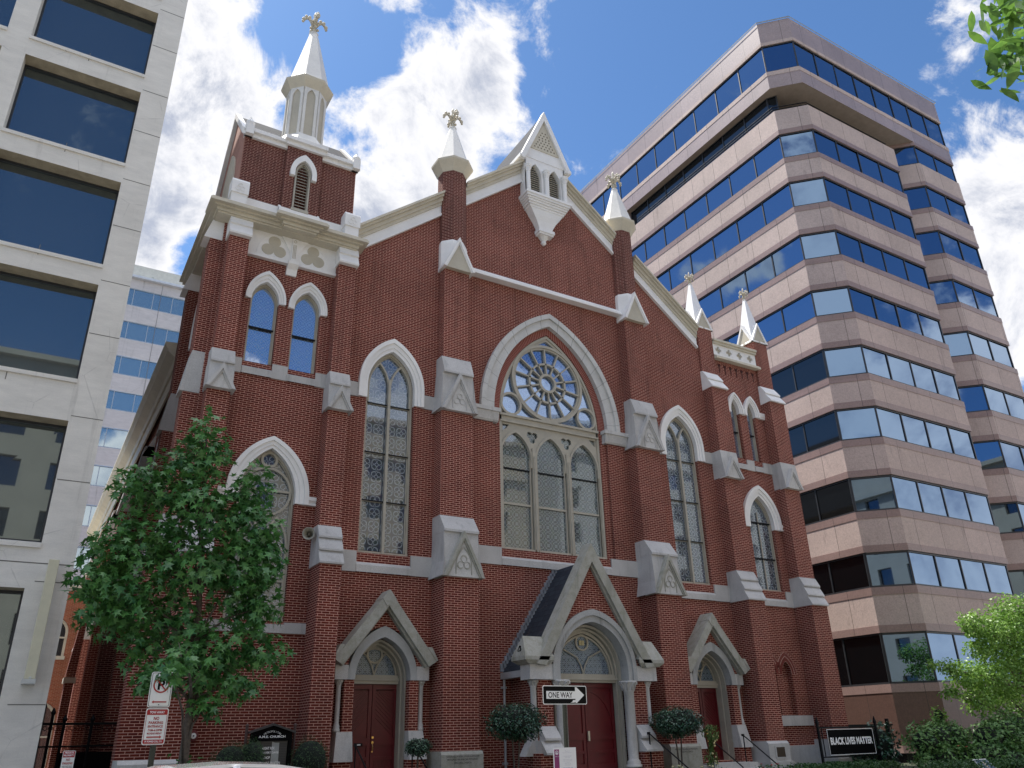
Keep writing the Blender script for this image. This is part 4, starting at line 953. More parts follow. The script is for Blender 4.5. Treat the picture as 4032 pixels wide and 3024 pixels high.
def ribbon(pts, z0, z1, parent, segs=None, w=2.05, seed=0, rec=.10, glass=GL, mull=MUL, mw=.035, fr=.06):
    rnd = random.Random(seed); q = inset(pts, rec); gm = MB(); fm = MB()
    for k, ((a, b), (c, d)) in enumerate(zip(q, q[1:])):
        L = math.hypot(c-a, d-b)
        if L < .4: continue
        n = max(1, round(L/w)); e = Vector((c-a, d-b, 0)).normalized(); nn = Vector((-e.y, e.x, 0))
        for i in range(n):
            p0 = Vector((a, b, 0)) + e*(L*i/n); p1 = Vector((a, b, 0)) + e*(L*(i+1)/n); t1 = rnd.uniform(-.004, .004); t2 = rnd.uniform(-.004, .004)
            o1 = nn*(t1*L/n); o2 = nn*(t2*(z1-z0))
            gm.face(tuple(p0+Vector((0, 0, z0))), tuple(p1+o1+Vector((0, 0, z0))), tuple(p1+o1+o2+Vector((0, 0, z1))), tuple(p0+o2+Vector((0, 0, z1))))
        for i in range(n+1):
            p = Vector((a, b, 0)) + e*(L*i/n); h = .05 if i not in (0, n) else .07
            u = e*mw; v = nn*(-.045)
            base = [p-u, p+u, p+u+v, p-u+v]; fm.add([tuple(x+Vector((0, 0, z0))) for x in base] + [tuple(x+Vector((0, 0, z1))) for x in base], [(0, 1, 5, 4), (1, 2, 6, 5), (2, 3, 7, 6), (3, 0, 4, 7)])
    qq = inset(pts, rec-.05)
    for za, zb in ((z0, z0+fr*1.5), (z1-fr*1.5, z1)): plan_band(fm, qq, za, zb)
    W = gm.build('window', glass, parent, fix=False); fm.build('mullions', mull, W, fix=False)
    return W
def floor_bands(pts, rows, ztop, zbot, parent, sm=.33, sb=.36, A=ROUGH, B=SMOOTH, seed=0):
    prev = ztop
    for i, (t, b) in enumerate(rows):
        z1 = prev
        if z1 - t > .9:
            top_strip = sb if i else .0
            if i: solidband(pts, z1-sb, z1, B, 'granite_strip', parent, proud=.02)
            solidband(pts, t+sm, z1-(sb if i else 0), A, 'granite_band', parent)
        solidband(pts, t, t+sm, B, 'granite_strip', parent, proud=.02)
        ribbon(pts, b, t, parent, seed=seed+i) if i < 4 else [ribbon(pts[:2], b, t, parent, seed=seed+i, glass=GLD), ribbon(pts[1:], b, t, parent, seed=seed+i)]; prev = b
    solidband(pts, prev-.36, prev, B, 'granite_strip', parent, proud=.02)
    return prev-.36
rows = [(34.80, 33.0), (31.22, 29.42), (27.50, 25.80), (23.80, 22.15), (20.20, 18.50), (16.70, 14.98), (13.03, 11.28), (9.30, 7.66), (5.62, 3.42)]
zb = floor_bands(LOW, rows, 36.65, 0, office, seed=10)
BASEG = granite_clad('brown base granite', (.13, .075, .06), 1)
solidband(LOW, .9, zb, BASEG, 'granite_base', office); solidband(LOW, .6, .9, SMOOTH, 'granite_strip', office, proud=.02)
m = MB(); plan_band(m, inset(LOW, .3), -.3, .6); m.build('ground_glazing', m_plain('black ground floor glass', (.01, .01, .012), .15), office, fix=False)
# cantilevered top storey, the terrace slot below it
pz = [(42.05, 39.82)]
solidband(PEN, 42.30, 44.0, SMOOTHP, 'granite_band', office); solidband(PEN, 42.05, 42.30, ROUGH, 'granite_strip', office, proud=.02)
ribbon(PEN, 39.82, 42.05, office, seed=3); solidband(PEN, 39.5, 39.82, ROUGH, 'granite_strip', office, proud=.02); solidband(PEN, 38.48, 39.5, SMOOTHP, 'granite_band', office)
RB = [(30.45, 2.55), (31.9, 1.1), (36.4, 1.1), (36.4, 24)]
solidband(RB, 38.2, 38.48, SMOOTH, 'granite_strip', office, proud=.015); ribbon(RB, 36.65, 38.2, office, seed=4)
REC = [(19.55, 17.0), (19.8, 17.0), (19.8, 3.2), (20.2, 2.6), (21.1, 3.5), (31.0, 3.5)]
solidband([(19.4, 24), (19.4, 17.0), (19.85, 17.0)], 36.65, 38.48, SMOOTHP, 'granite_band', office)
ribbon(REC[1:], 36.65, 38.48, office, seed=5, glass=m_glass('terrace glass', (.06, .07, .09), metal=.3)); 
m = MB(); m.add([(x, y_, 38.47) for x, y_ in PEN], [tuple(range(5))]); m.add([(x, y_, 36.6) for x, y_ in LOW], [tuple(range(9))]); m.build('terrace_slab', m_plain('soffit granite', (.33, .27, .22), .8), office, fix=False)
m = MB(); m.add([(x, y_, 44.0) for x, y_ in PEN], [tuple(range(5))]); plan_band(m, inset(PEN, -.08), 43.98, 44.1); m.face(*[(x, 24, z) for x, z in ((19.4, 0), (36.4, 0), (36.4, 44), (19.4, 44))]); m.build('roof', TOP, office, fix=False)
m = MB()
for z in (36.95, 37.15): m.tube([(19.55, 16, z), (19.55, 2.7, z), (21.0, 1.35, z), (28.8, 1.35, z)], .035, 6)
m.build('terrace_rail', BLACK, office)

# ---------------- left: pale concrete frame
def m_concrete(name, c, joints=None, streak=.3):
    g = G(name); p = g.xyz(); n1 = g.noise(g.scalev(g.obj(), (1, 1, 3.5)), 1.3, 6, .7); n2 = g.noise(g.obj(), .5, 3); st = g.noise(g.scalev(g.obj(), (4, 4, .35)), .8, 5, .65); sp = g.noise(g.obj(), 40, 2)
    f = g.M('MULTIPLY', g.rng(n1, .3, .7, .90, 1.08), g.M('MULTIPLY', g.rng(n2, .3, .7, .95, 1.04), g.rng(sp, .3, .7, .96, 1.04)))
    c = g.n('ShaderNodeVectorMath', {0: c, 'Scale': f}, operation='SCALE').outputs[0]
    c = g.mix(g.rng(st, .56, .76, 0, streak, True), c, (.20, .18, .15))
    cr = g.n('ShaderNodeTexVoronoi', {'Vector': g.scalev(g.obj(), (.5, .5, .5)), 'Scale': 1.0}, feature='DISTANCE_TO_EDGE').outputs[0]
    cm = g.M('MULTIPLY', g.M('LESS_THAN', g.M('ADD', cr, g.M('MULTIPLY', g.noise(g.obj(), 2.5, 4), .03)), .0185), g.rng(g.noise(g.obj(), .4, 1), .5, .55))
    c = g.mix(g.M('MULTIPLY', cm, .22), c, (.2, .18, .16))
    return g.out(c, .85, bump=n1, bs=.1, bd=.01, spec=.3)
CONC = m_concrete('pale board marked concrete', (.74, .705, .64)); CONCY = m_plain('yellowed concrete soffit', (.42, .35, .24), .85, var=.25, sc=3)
def m_room(name, warm):
    """office window: reflects the street over an even dark grey base"""
    g = G(name); b = g.n('ShaderNodeBsdfPrincipled', {'Base Color': (.30, .38, .42), 'Metallic': 1.0, 'Roughness': .015})
    d = g.n('ShaderNodeBsdfPrincipled', {'Base Color': (.05, .058, .062), 'Roughness': .1})
    mx = g.n('ShaderNodeMixShader', {0: g.M('ADD', .42, g.M('MULTIPLY', g.n('ShaderNodeFresnel', {'IOR': 1.5}).outputs[0], .8), clamp=True), 1: d.outputs[0], 2: b.outputs[0]})
    g.n('ShaderNodeOutputMaterial', {0: mx.outputs[0]}); return g.m
RG = m_room('dim room glass', 0)
left = thing('office_building', 'pale concrete office block with deep set single pane windows along the left edge', 'office building', (-20, 8, 0))
yf = .5; rr = [(27.2, 24.4), (23.70, 20.98), (20.28, 17.48), (16.80, 13.94), (13.30, 10.42), (9.26, 6.10), (5.04, -.2)]
xs = []; x1 = -14.55
for i in range(4): xs.append((x1-3.14, x1)); x1 -= 3.74
m = MB(); holes = []
for a, b in xs:
    for t, s_ in rr: holes.append([(a, s_), (a, t), (b, t), (b, s_)])
holes = [h if h[0][1] > 0 else [(h[0][0]-.0, .02), (h[0][0], h[1][1]), (h[2][0]-.14, h[2][1]), (h[3][0]-.14, .02)] for h in holes]
m.wall([(-30, 0), (-13.77, 0), (-13.77, 30), (-30, 30)], holes, yf, .0)
m.face((-13.77, yf, 0), (-13.77, 15, 0), (-13.77, 15, 30), (-13.77, yf, 30)); m.face((-30, 15, 0), (-13.77, 15, 0), (-13.77, 15, 30), (-30, 15, 30)); m.face((-30, yf, 30), (-13.77, yf, 30), (-13.77, 15, 30), (-30, 15, 30))
WL = m.build('concrete_wall', CONC, left, fix=False)
for i, (a, b) in enumerate(xs):
    for j, (t, s_) in enumerate(rr):
        s_ = max(s_, .02); bb = b if j < 6 else b-.14
        m = MB(); R0 = yf+.50
        m.face((a, yf, s_), (bb, yf, s_), (bb, R0, s_+.13), (a, R0, s_+.13)); m.face((a, yf, s_), (a, yf, t), (a, R0, t), (a, R0, s_)); m.face((bb, yf, s_), (bb, yf, t), (bb, R0, t), (bb, R0, s_))
        W = m.build('window', CONC, left, fix=False)
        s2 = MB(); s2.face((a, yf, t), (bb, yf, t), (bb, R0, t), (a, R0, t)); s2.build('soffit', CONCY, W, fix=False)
        rnd = random.Random(i*9+j); MB().face((a, R0, s_), (bb, R0+rnd.uniform(-.01, .01), s_), (bb, R0+rnd.uniform(-.02, .02), t), (a, R0, t)).build('pane', RG, W, fix=False)
        f = MB(); f.ring([(a, s_+.10), (bb, s_+.10), (bb, t), (a, t)], [(a+.05, s_+.15), (bb-.05, s_+.15), (bb-.05, t-.07), (a+.05, t-.07)], R0-.05, R0, True); f.build('window_frame', MUL, W)
jt = MB()
for z in (27.0, 23.9, 20.4, 16.95, 13.46, 9.4, 5.2, 2.5, 25.6, 22.3, 18.8, 15.3, 11.8, 7.7): jt.box(-14.52, -13.78, yf-.004, yf, z, z+.02)
for z in (24.1, 20.6, 17.1, 13.6, 9.9): 
    for a, b in xs: jt.box((a+b)/2-.01, (a+b)/2+.01, yf-.004, yf, z-.0+.2-.0, z+.2+.32)
jt.box(-30, -13.78, yf-.0045, yf, 5.62, 5.645); jt.build('panel_joints', m_plain('joint shadow grey', (.16, .15, .13), .9), left)
for a, b in xs:
    for t, s_ in rr[:-1]: MB().box(a-.03, b+.0, yf-.05, yf+.02, s_-.11, s_).build('window_sill', CONC, left)
# linear fitting
t = thing('wall_lamp', 'long upright cream box lamp on the pale concrete pier at lower left', 'wall lamp', (-14.2, .5, 3))
MB().box(-14.32, -14.10, .02, .36, 3.02, 5.66).build('lamp_housing', m_plain('cream enamel', (.62, .58, .42), .5, var=.06, sc=5), t, bevel=.01)
m = MB(); m.box(-14.35, -14.08, .0, .49, 2.92, 3.02); m.box(-14.28, -14.14, .36, .5, 3.1, 3.25); m.box(-14.28, -14.14, .36, .5, 5.2, 5.35); m.ball((-14.2, .1, 3.05), .09, sz=.7); m.build('bracket', m_plain('old white bracket', (.6, .6, .56), .6), t)

# ---------------- far left: white and grey office slab behind
GLB = m_glass('pale blue green glass', (.62, .72, .76), metal=.42, dark=(.16, .22, .24))
GREYP = m_concrete('light grey panel', (.68, .63, .615), streak=.45)
back = thing('office_building', 'light grey office block with blue ribbon windows standing behind the alley', 'office building', (-4, 60, 0))
yb = 54.5; tops = [42.5, 38.9, 35.2, 31.65, 28.0, 24.4, 20.8, 17.15, 13.5, 9.9]
m = MB(); x0, x1 = -22, 8; prev = 43.75
for t_ in tops:
    m.face((x0, yb, t_), (x1, yb, t_), (x1, yb, prev), (x0, yb, prev)); prev = t_-1.9
m.face((x0, yb, 0), (x1, yb, 0), (x1, yb, prev), (x0, yb, prev)); m.face((x0, yb, 0), (x0, yb+14, 0), (x0, yb+14, 43.7), (x0, yb, 43.7)); m.face((x1, yb, 0), (x1, yb+14, 0), (x1, yb+14, 43.7), (x1, yb, 43.7))
m.build('wall', GREYP, back, fix=False)
m = MB(); m.box(x0-.2, x1+.2, yb-.45, yb+14, 43.55, 43.8); m.build('roof', m_plain('white metal edge', (.7, .72, .76), .4), back)
m = MB(); m.box(x0, x1, yb+.8, yb+13, 43.8, 45.6); m.build('penthouse_screen', m_plain('cream screen', (.66, .64, .56), .6), back)
m = MB()
for x in (-12.3, -10, -6.8, -4.6): m.tube([(x, yb+.78, 44.5), (x, yb+.70, 44.5)], .12, 10)
m.build('vents', m_plain('vent grey', (.5, .5, .45), .6), back)
for k, t_ in enumerate(tops):
    ribbon([(x0, yb), (x1, yb)], t_-1.9, t_, back, w=1.72, seed=40+k, glass=GLB, mull=m_plain('blue grey mullion', (.42, .48, .55), .4) if k == 0 else bpy.data.materials['blue grey mullion'], rec=.08)
j = MB()
for x in range(-21, 8, 3): j.box(x-.02, x+.02, yb-.02, yb, 1, 43.5)
j.build('panel_joints', m_plain('joint grey', (.25, .24, .24), .9), back)

# ---------------- alley: brick annexe and pier
annex = thing('brick_annex', 'low orange brick building with arched windows at the end of the alley', 'building', (-15, 30, 0))
m = MB(); ah = [arch(-12.98, .55, 6.0, 7.2, 7.95, 8), arch(-12.95, .68, .6, 3.0, 3.78, 8)]
m.wall([(-20, 0), (-11.3, 0), (-11.3, 9.35), (-20, 9.35)], ah, 28, .25); m.face((-11.3, 28, 0), (-11.3, 34, 0), (-11.3, 34, 9.35), (-11.3, 28, 9.35)); m.build('wall', ANNEX, annex, fix=False)
MB().box(-20, -11.2, 27.85, 34, 9.35, 9.60).build('coping', CREAM, annex)
for (c, w, z0, zs, za) in ((-12.98, .55, 6.0, 7.2, 7.95), (-12.95, .68, .6, 3.0, 3.78)):
    m = MB(); frame_ring(m, c, w, z0, zs, za, .08, 28.14, 28.3, 8); m.box(c-w, c+w, 28.12, 28.2, (z0+zs)/2+.3, (z0+zs)/2+.38); W = m.build('window', CREAM, annex)
    MB().prism(arch(c, w-.02, z0, zs, za-.03, 8), 28.22, 28.24).build('pane', RG, W); MB().box(c-w-.05, c+w+.05, 27.9, 28.1, z0-.18, z0).build('sill', CREAM, W)
pier = thing('brick_pier', 'slim red brick pier with a cream cap at the far end of the alley', 'pier', (-12.68, 14.7, 0))
MB().box(-12.80, -12.50, 14.5, 15.2, 0, 3.85).build('shaft', BRICK, pier)
m = MB(); m.box(-12.86, -12.44, 14.44, 15.26, 3.85, 4.04); m.build('cap', CREAM, pier)
m = MB(); m.prism([(-12.82, 4.04), (-12.48, 4.04), (-12.42, 6.2), (-12.62, 6.2)], 14.6, 15.1); m.build('raking_top', BRICK, pier)

# ---------------- far right: tan building glimpsed past the office block
tan = thing('tan_building', 'distant tan concrete building with a deep roof edge, far right behind the office block', 'building', (140, 60, 0))
TB = m_plain('tan concrete', (.46, .40, .32), .8, var=.1, sc=.2)
m = MB(); m.box(108, 175, 62, 90, 0, 57.5); m.build('wall', TB, tan)
m = MB(); m.prismx([(60, 59.9), (58.5, 60.3), (58.5, 64.2), (92, 64.2), (92, 57.5), (62, 57.5)], 106, 178); m.build('roof_fascia', TB, tan)
m = MB(); 
for k in range(8):
    for x in range(109, 174, 3): m.box(x, x+2.2, 61.9, 62, 54-4*k-1.6, 57-4*k-.4)
m.build('windows', BLACKM, tan)
m = MB()
for k in range(3):
    z = 55.6-4*k; m.box(107, 176, 60.3, 60.42, z, z+.22); m.box(107, 176, 60.3, 60.42, z-1.0, z-.85)
    for x in range(107, 176, 2): m.box(x, x+.12, 60.32, 60.4, z-1, z)
m.build('balcony_rails', WLET, tan)

# ---------------- across the street behind the viewer: these light and mirror in the facade
LIME = m_plain('sunlit limestone', (.46, .40, .31), .8, var=.12, sc=.5)
def opposite(name, label, x0, x1, h, mat, y=-43, wz=3.7, wx=3.6):
    t = thing(name, label, 'office building', ((x0+x1)/2, y-8, 0)); m = MB(); hs = []; win = MB()
    n = int((x1-x0)/wx); k = int((h-5)/wz)
    for i in range(n):
        for j in range(k):
            a = x0+wx*(i+.5)-.85; z = 4.6+wz*j; hs.append([(a, z), (a, z+2.1), (a+1.7, z+2.1), (a+1.7, z)]); win.face((a, y-.35, z), (a+1.7, y-.35, z), (a+1.7, y-.35, z+2.1), (a, y-.35, z+2.1))
    m.wall([(x0, 0), (x1, 0), (x1, h), (x0, h)], hs, y, -.35); m.face((x0, y, 0), (x0, y-16, 0), (x0, y-16, h), (x0, y, h)); m.face((x1, y, 0), (x1, y-16, 0), (x1, y-16, h), (x1, y, h)); m.face((x0, y, h), (x1, y, h), (x1, y-16, h), (x0, y-16, h))
    m.build('wall', mat, t, fix=False); win.build('windows', m_glass('street glass '+label[:4], (.2, .25, .3), metal=.3), t, fix=False)
    m = MB()
    for z in (h-.6, h-wz-.4, 4.0): m.box(x0-.2, x1+.2, y, y+.45, z, z+.45)
    m.build('cornice', mat, t); return t
opposite('office_building', 'limestone office block across the street, mirrored in the church windows', -34, -4, 29.5, LIME)
opposite('office_building', 'buff stone office block across the street, mirrored in the ribbon windows', -1, 26, 29, m_plain('sunlit buff stone', (.50, .40, .27), .8, var=.12, sc=.5), wx=3.2)
opposite('office_building', 'pale stone corner block across the street behind the viewer', 30, 60, 33, m_plain('pale stone', (.58, .54, .46), .8, var=.12, sc=.5))
# ================================================================ PLANTS
STAR = []
for i in range(5):
    a = PI/2 + (i-2)*math.radians(58); r = (.62, .92, 1.0, .92, .62)[i]
    STAR.append((r*cos(a), r*sin(a)))
    if i < 4:
        b = a + math.radians(29); STAR.append((.30*cos(b), .30*sin(b)+.05))
STAR = [(.02, -.35)] + list(STAR) + [(-.02, -.35)]
OVAL = [(0, -.5), (.26, -.2), (.30, .12), (0, .55), (-.30, .12), (-.26, -.2)]
LONG = [(0, -.5), (.13, -.1), (.11, .3), (0, .7), (-.11, .3), (-.13, -.1)]
FERN = [(0, -.5), (.10, -.2), (.28, -.05), (.11, .05), (.22, .25), (.05, .30), (0, .7), (-.05, .30), (-.22, .25), (-.11, .05), (-.28, -.05), (-.10, -.2)]
def leaf(m, c, size, shape, rnd, out=None, droop=.3, spread=.9):
    n = Vector((rnd.gauss(0, spread), rnd.gauss(0, spread), rnd.gauss(.9, .5)))
    if out is not None: n += out*.9
    n.normalize()
    t = Vector((rnd.uniform(-1, 1), rnd.uniform(-1, 1), -droop*rnd.uniform(.4, 2)))
    if out is not None: t += out*.8
    t = (t - n*t.dot(n)).normalized(); s = n.cross(t); sz = size*rnd.uniform(.65, 1.25); c = Vector(c)
    fold = rnd.uniform(-.25, .1)
    m.add([tuple(c + s*(a*sz) + t*(-b*-1*sz) + n*(fold*abs(a)*sz)) for a, b in shape], [tuple(range(len(shape)))])
def crown(m, clumps, dens, size, shape, seed=1, shell=.55, droop=.3, jag=.25):
    rnd = random.Random(seed)
    for (x, y, z, rx, ry, rz) in clumps:
        n = int(dens*(rx*ry*rz)**(2/3)*6)
        subs = [Vector((rnd.gauss(0, 1), rnd.gauss(0, 1), rnd.gauss(0, 1))).normalized() for _ in range(14)]
        for i in range(n):
            d = Vector((rnd.gauss(0, 1), rnd.gauss(0, 1), rnd.gauss(0, 1))).normalized()
            sb = max(subs, key=lambda q: q.dot(d)); near = max(0, (sb.dot(d)-.75)/.25)
            k = (shell + (1-shell)*rnd.random()**.6) * (1 + jag*(near-.35) + rnd.uniform(-.06, .08))
            if near < .25 and rnd.random() < .6: k *= .72
            c = (x+d.x*rx*k, y+d.y*ry*k, z+d.z*rz*k)
            leaf(m, c, size, shape, rnd, d, droop)
    return m
def limbs(m, base, tips, r0, rnd, rt=.008):
    for tp in tips:
        p0 = Vector(base[0]); 
        # start somewhere along the trunk
        f = rnd.uniform(.25, .85) if len(base) > 1 else 0
        i = min(int(f*(len(base)-1)), len(base)-2); p0 = Vector(base[i]).lerp(Vector(base[i+1]), f*(len(base)-1)-i)
        p0 = min((Vector(b) for b in base[1:]), key=lambda b: abs(b.z-(tp[2]-.8))) if len(base) > 2 else p0
        p1 = Vector(tp); md = p0.lerp(p1, .5) + Vector((rnd.uniform(-.1, .1), rnd.uniform(-.1, .1), rnd.uniform(.0, .2)))
        m.tube([p0, p0.lerp(md, .5)+Vector((0, 0, .04)), md, md.lerp(p1, .6), p1], r0, 6, rt)
        for k in range(3):
            q = md.lerp(p1, rnd.random()); e = q + Vector((rnd.uniform(-.35, .35), rnd.uniform(-.35, .35), rnd.uniform(-.1, .35))); m.tube([q, q.lerp(e, .5)+Vector((0, 0, .03)), e], r0*.4, 5, .004)

rnd = random.Random(3)
GUML = m_leaf('sweetgum leaves', (.035, .13, .035), (.12, .29, .07), rough=.38, trans=.22)
tree = thing('young_street_tree', 'young tree with star shaped green leaves in front of the church left tower', 'tree', (-11.72, -5.5, .2))
trunk = [(-11.74, -5.5, .2), (-11.72, -5.5, 1.3), (-11.71, -5.48, 2.3), (-11.76, -5.5, 3.3), (-11.82, -5.45, 4.3), (-11.95, -5.5, 5.4), (-12.05, -5.5, 6.5), (-12.1, -5.5, 7.3)]
m = MB(); m.tube(trunk, .095, 10, .015)
cl = [(-12.10, -5.5, 6.95, .50, .50, .72), (-12.55, -5.4, 6.35, .55, .5, .55), (-13.10, -5.5, 6.05, .48, .5, .50), (-12.0, -5.5, 5.85, .75, .7, .6), (-11.12, -5.5, 6.20, .42, .45, .62), (-11.05, -5.5, 5.45, .60, .6, .55),
      (-12.75, -5.4, 5.15, .65, .6, .5), (-13.40, -5.5, 4.85, .50, .5, .55), (-13.55, -5.5, 4.25, .50, .5, .50), (-12.85, -5.5, 4.15, .70, .6, .65), (-12.0, -5.6, 4.75, .75, .7, .6), (-11.15, -5.5, 4.55, .65, .6, .62),
      (-10.75, -5.5, 4.9, .45, .45, .55), (-10.80, -5.5, 3.95, .50, .5, .50), (-13.2, -5.5, 3.70, .55, .5, .40), (-12.1, -5.3, 3.65, .65, .6, .5), (-11.5, -5.6, 3.15, .65, .6, .45), (-10.62, -5.5, 3.15, .48, .45, .38), (-12.0, -5.5, 2.75, .60, .5, .32), (-10.95, -5.5, 2.60, .45, .45, .30), (-12.75, -5.5, 3.2, .32, .3, .40), (-12.45, -5.7, 2.62, .30, .3, .22), (-11.45, -5.5, 2.25, .35, .35, .22), (-12.66, -9.15, 2.50, .20, .12, .13), (-12.45, -8.4, 2.72, .28, .35, .16)]
limbs(m, trunk, [c[:3] for c in cl], .028, rnd); m.build('trunk', BARK, tree, smooth=True)
m = MB(); crown(m, cl, 165, .135, STAR, 5, shell=.3, droop=.9, jag=.4); 
for i in range(14): leaf(m, (-11.7+rnd.uniform(-.3, .3), -5.5+rnd.uniform(-.2, .2), rnd.uniform(1.0, 1.5)), .1, STAR, rnd, None, .8)
m.build('crown', GUML, tree, fix=False)

def clipped(name, label, c, rx, ry, rz, zb, mat, size=.05, shape=OVAL, n=2600, seed=1, stems=2, group=None, cat='shrub'):
    t = thing(name, label, cat, (c[0], c[1], zb), group); r = random.Random(seed); m = MB()
    for i in range(n):
        d = Vector((r.gauss(0, 1), r.gauss(0, 1), r.gauss(0, 1))).normalized(); bump = 1 + .07*sin(5*d.x+3*d.z+seed)+.06*sin(7*d.z+4*d.y+2*d.x)
        k = bump*(r.uniform(.80, 1.04) if r.random() < .93 else r.uniform(1.0, 1.14)); leaf(m, (c[0]+d.x*rx*k, c[1]+d.y*ry*k, c[2]+d.z*rz*k), size, shape, r, d, .2, .6)
    m.build('foliage', mat, t, fix=False)
    m = MB(); m.ball(c, .80, rx, ry, rz, 8); m.build('shade_core', m_plain('dark shade core', (.008, .014, .008), .9) if 'dark shade core' not in bpy.data.materials else bpy.data.materials['dark shade core'], t, smooth=True)  # solid near-black ball: shade inside the shrub put into its colour
    m = MB()
    for s in range(stems):
        o = (s-(stems-1)/2)*.16; m.tube([(c[0]+o*.7, c[1], zb), (c[0]+o*.5, c[1]+.03, zb+.3), (c[0]+o*1.6, c[1], c[2]-rz*.2)], .03, 7, .02)
        for k in range(4): m.tube([(c[0]+o, c[1], c[2]-rz*.8), (c[0]+o+r.uniform(-.4, .4)*rx, c[1]+r.uniform(-.3, .3), c[2]-rz*.3)], .012, 5)
    m.build('stems', BARK, t); return t
HOLLY = m_leaf('dark glossy leaves', (.010, .040, .020), (.035, .10, .05), rough=.28, trans=.06, sc=9)
YEW = m_leaf('clipped evergreen', (.010, .034, .010), (.04, .10, .02), rough=.6, trans=.08, sc=6)
IVY = m_leaf('ivy topiary leaves', (.018, .05, .028), (.06, .13, .07), rough=.4, trans=.08, sc=9)
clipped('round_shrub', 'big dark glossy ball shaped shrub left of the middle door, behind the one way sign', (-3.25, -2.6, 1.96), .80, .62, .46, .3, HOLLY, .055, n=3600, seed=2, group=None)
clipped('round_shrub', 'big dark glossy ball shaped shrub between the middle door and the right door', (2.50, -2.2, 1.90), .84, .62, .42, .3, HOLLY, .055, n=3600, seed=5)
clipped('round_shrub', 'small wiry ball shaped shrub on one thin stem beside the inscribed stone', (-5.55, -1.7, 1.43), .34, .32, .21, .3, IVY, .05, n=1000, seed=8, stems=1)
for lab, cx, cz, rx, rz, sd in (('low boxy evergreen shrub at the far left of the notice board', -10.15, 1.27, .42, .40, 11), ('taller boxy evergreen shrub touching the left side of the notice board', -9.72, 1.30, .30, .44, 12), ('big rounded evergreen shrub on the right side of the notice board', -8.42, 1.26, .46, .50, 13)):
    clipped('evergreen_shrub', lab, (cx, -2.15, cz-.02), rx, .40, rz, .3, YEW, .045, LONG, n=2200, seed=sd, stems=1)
RTL = m_leaf('bright small leaves', (.10, .22, .03), (.24, .40, .07), rough=.42, trans=.35, sc=3)
t = thing('crape_myrtle', 'large loose bright green tree in front of the pink office block', 'tree', (19.5, -3.4, .3))
m = MB(); tb = [(19.6, -3.4, .3), (19.4, -3.4, 1.5), (19.2, -3.4, 2.8), (19.4, -3.3, 4.2), (19.8, -3.3, 5.6)]; m.tube(tb, .12, 8, .03)
cl = [(19.9, -3.4, 5.75, 1.0, .9, .75), (18.9, -3.4, 5.0, 1.0, .9, .70), (17.6, -3.4, 5.0, .95, .8, .75), (16.6, -3.4, 5.15, .55, .5, .45), (16.9, -3.3, 4.35, .55, .5, .4), (18.3, -3.3, 4.0, 1.0, .9, .8), (19.9, -3.3, 4.3, 1.3, 1, 1.0), (21.3, -3.3, 5.2, 1.2, 1, 1.2),
      (14.6, -3.4, 3.55, .45, .4, .30), (13.75, -3.4, 3.62, .26, .25, .20), (15.4, -3.4, 3.25, .75, .6, .55), (16.6, -3.4, 3.35, .90, .7, .6), (17.6, -3.3, 2.9, 1.1, .8, .8), (14.5, -3.3, 2.75, .40, .35, .25), (16.0, -3.3, 2.5, .8, .6, .5), (19.8, -3.2, 2.9, 1.4, 1, 1.0), (21.4, -3.3, 3.4, 1.3, 1, 1.2)]
limbs(m, tb, [c[:3] for c in cl], .04, rnd); m.build('trunk', BARK, t, smooth=True)
m = MB(); crown(m, cl, 330, .115, OVAL, 9, shell=.25, droop=.2, jag=.35); m.build('crown', RTL, t, fix=False)
JUN = m_leaf('juniper fronds', (.045, .13, .03), (.15, .28, .07), rough=.55, trans=.15, sc=2)
def juniper(label, cl, seed, dens=300, loc=(0, 0, .3), mat=JUN):
    t = thing('juniper_shrub', label, 'shrub', loc, None); m = MB(); crown(m, cl, dens, .17, FERN, seed, shell=.45, droop=-.3, jag=.5); m.build('foliage', mat, t, fix=False)
    m = MB()
    for (x, y, z, rx, ry, rz) in cl: m.ball((x, y, z), .66, rx, ry, rz, 6)  # near-black balls stand in for the shade between the fronds
    m.build('shade_core', bpy.data.materials['dark shade core'], t, smooth=True); return t
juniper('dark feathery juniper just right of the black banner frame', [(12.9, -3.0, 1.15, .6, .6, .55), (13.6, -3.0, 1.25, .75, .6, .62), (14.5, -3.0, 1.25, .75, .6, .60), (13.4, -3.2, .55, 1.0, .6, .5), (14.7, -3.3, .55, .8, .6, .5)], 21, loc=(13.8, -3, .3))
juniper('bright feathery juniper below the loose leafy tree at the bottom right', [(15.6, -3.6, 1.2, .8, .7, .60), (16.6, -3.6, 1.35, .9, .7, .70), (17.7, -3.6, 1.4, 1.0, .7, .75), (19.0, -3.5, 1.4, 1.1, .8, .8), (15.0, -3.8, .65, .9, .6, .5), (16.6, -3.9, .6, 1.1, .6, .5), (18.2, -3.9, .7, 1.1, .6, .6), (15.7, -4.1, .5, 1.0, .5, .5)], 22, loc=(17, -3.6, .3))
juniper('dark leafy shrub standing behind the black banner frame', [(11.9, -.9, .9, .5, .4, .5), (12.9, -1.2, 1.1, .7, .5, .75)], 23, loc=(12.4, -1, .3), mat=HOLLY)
juniper('upright leafy shrub poking above the dark juniper', [(14.6, -2.6, 1.95, .28, .25, .38)], 24, loc=(14.6, -2.6, .3), dens=200, mat=RTL)
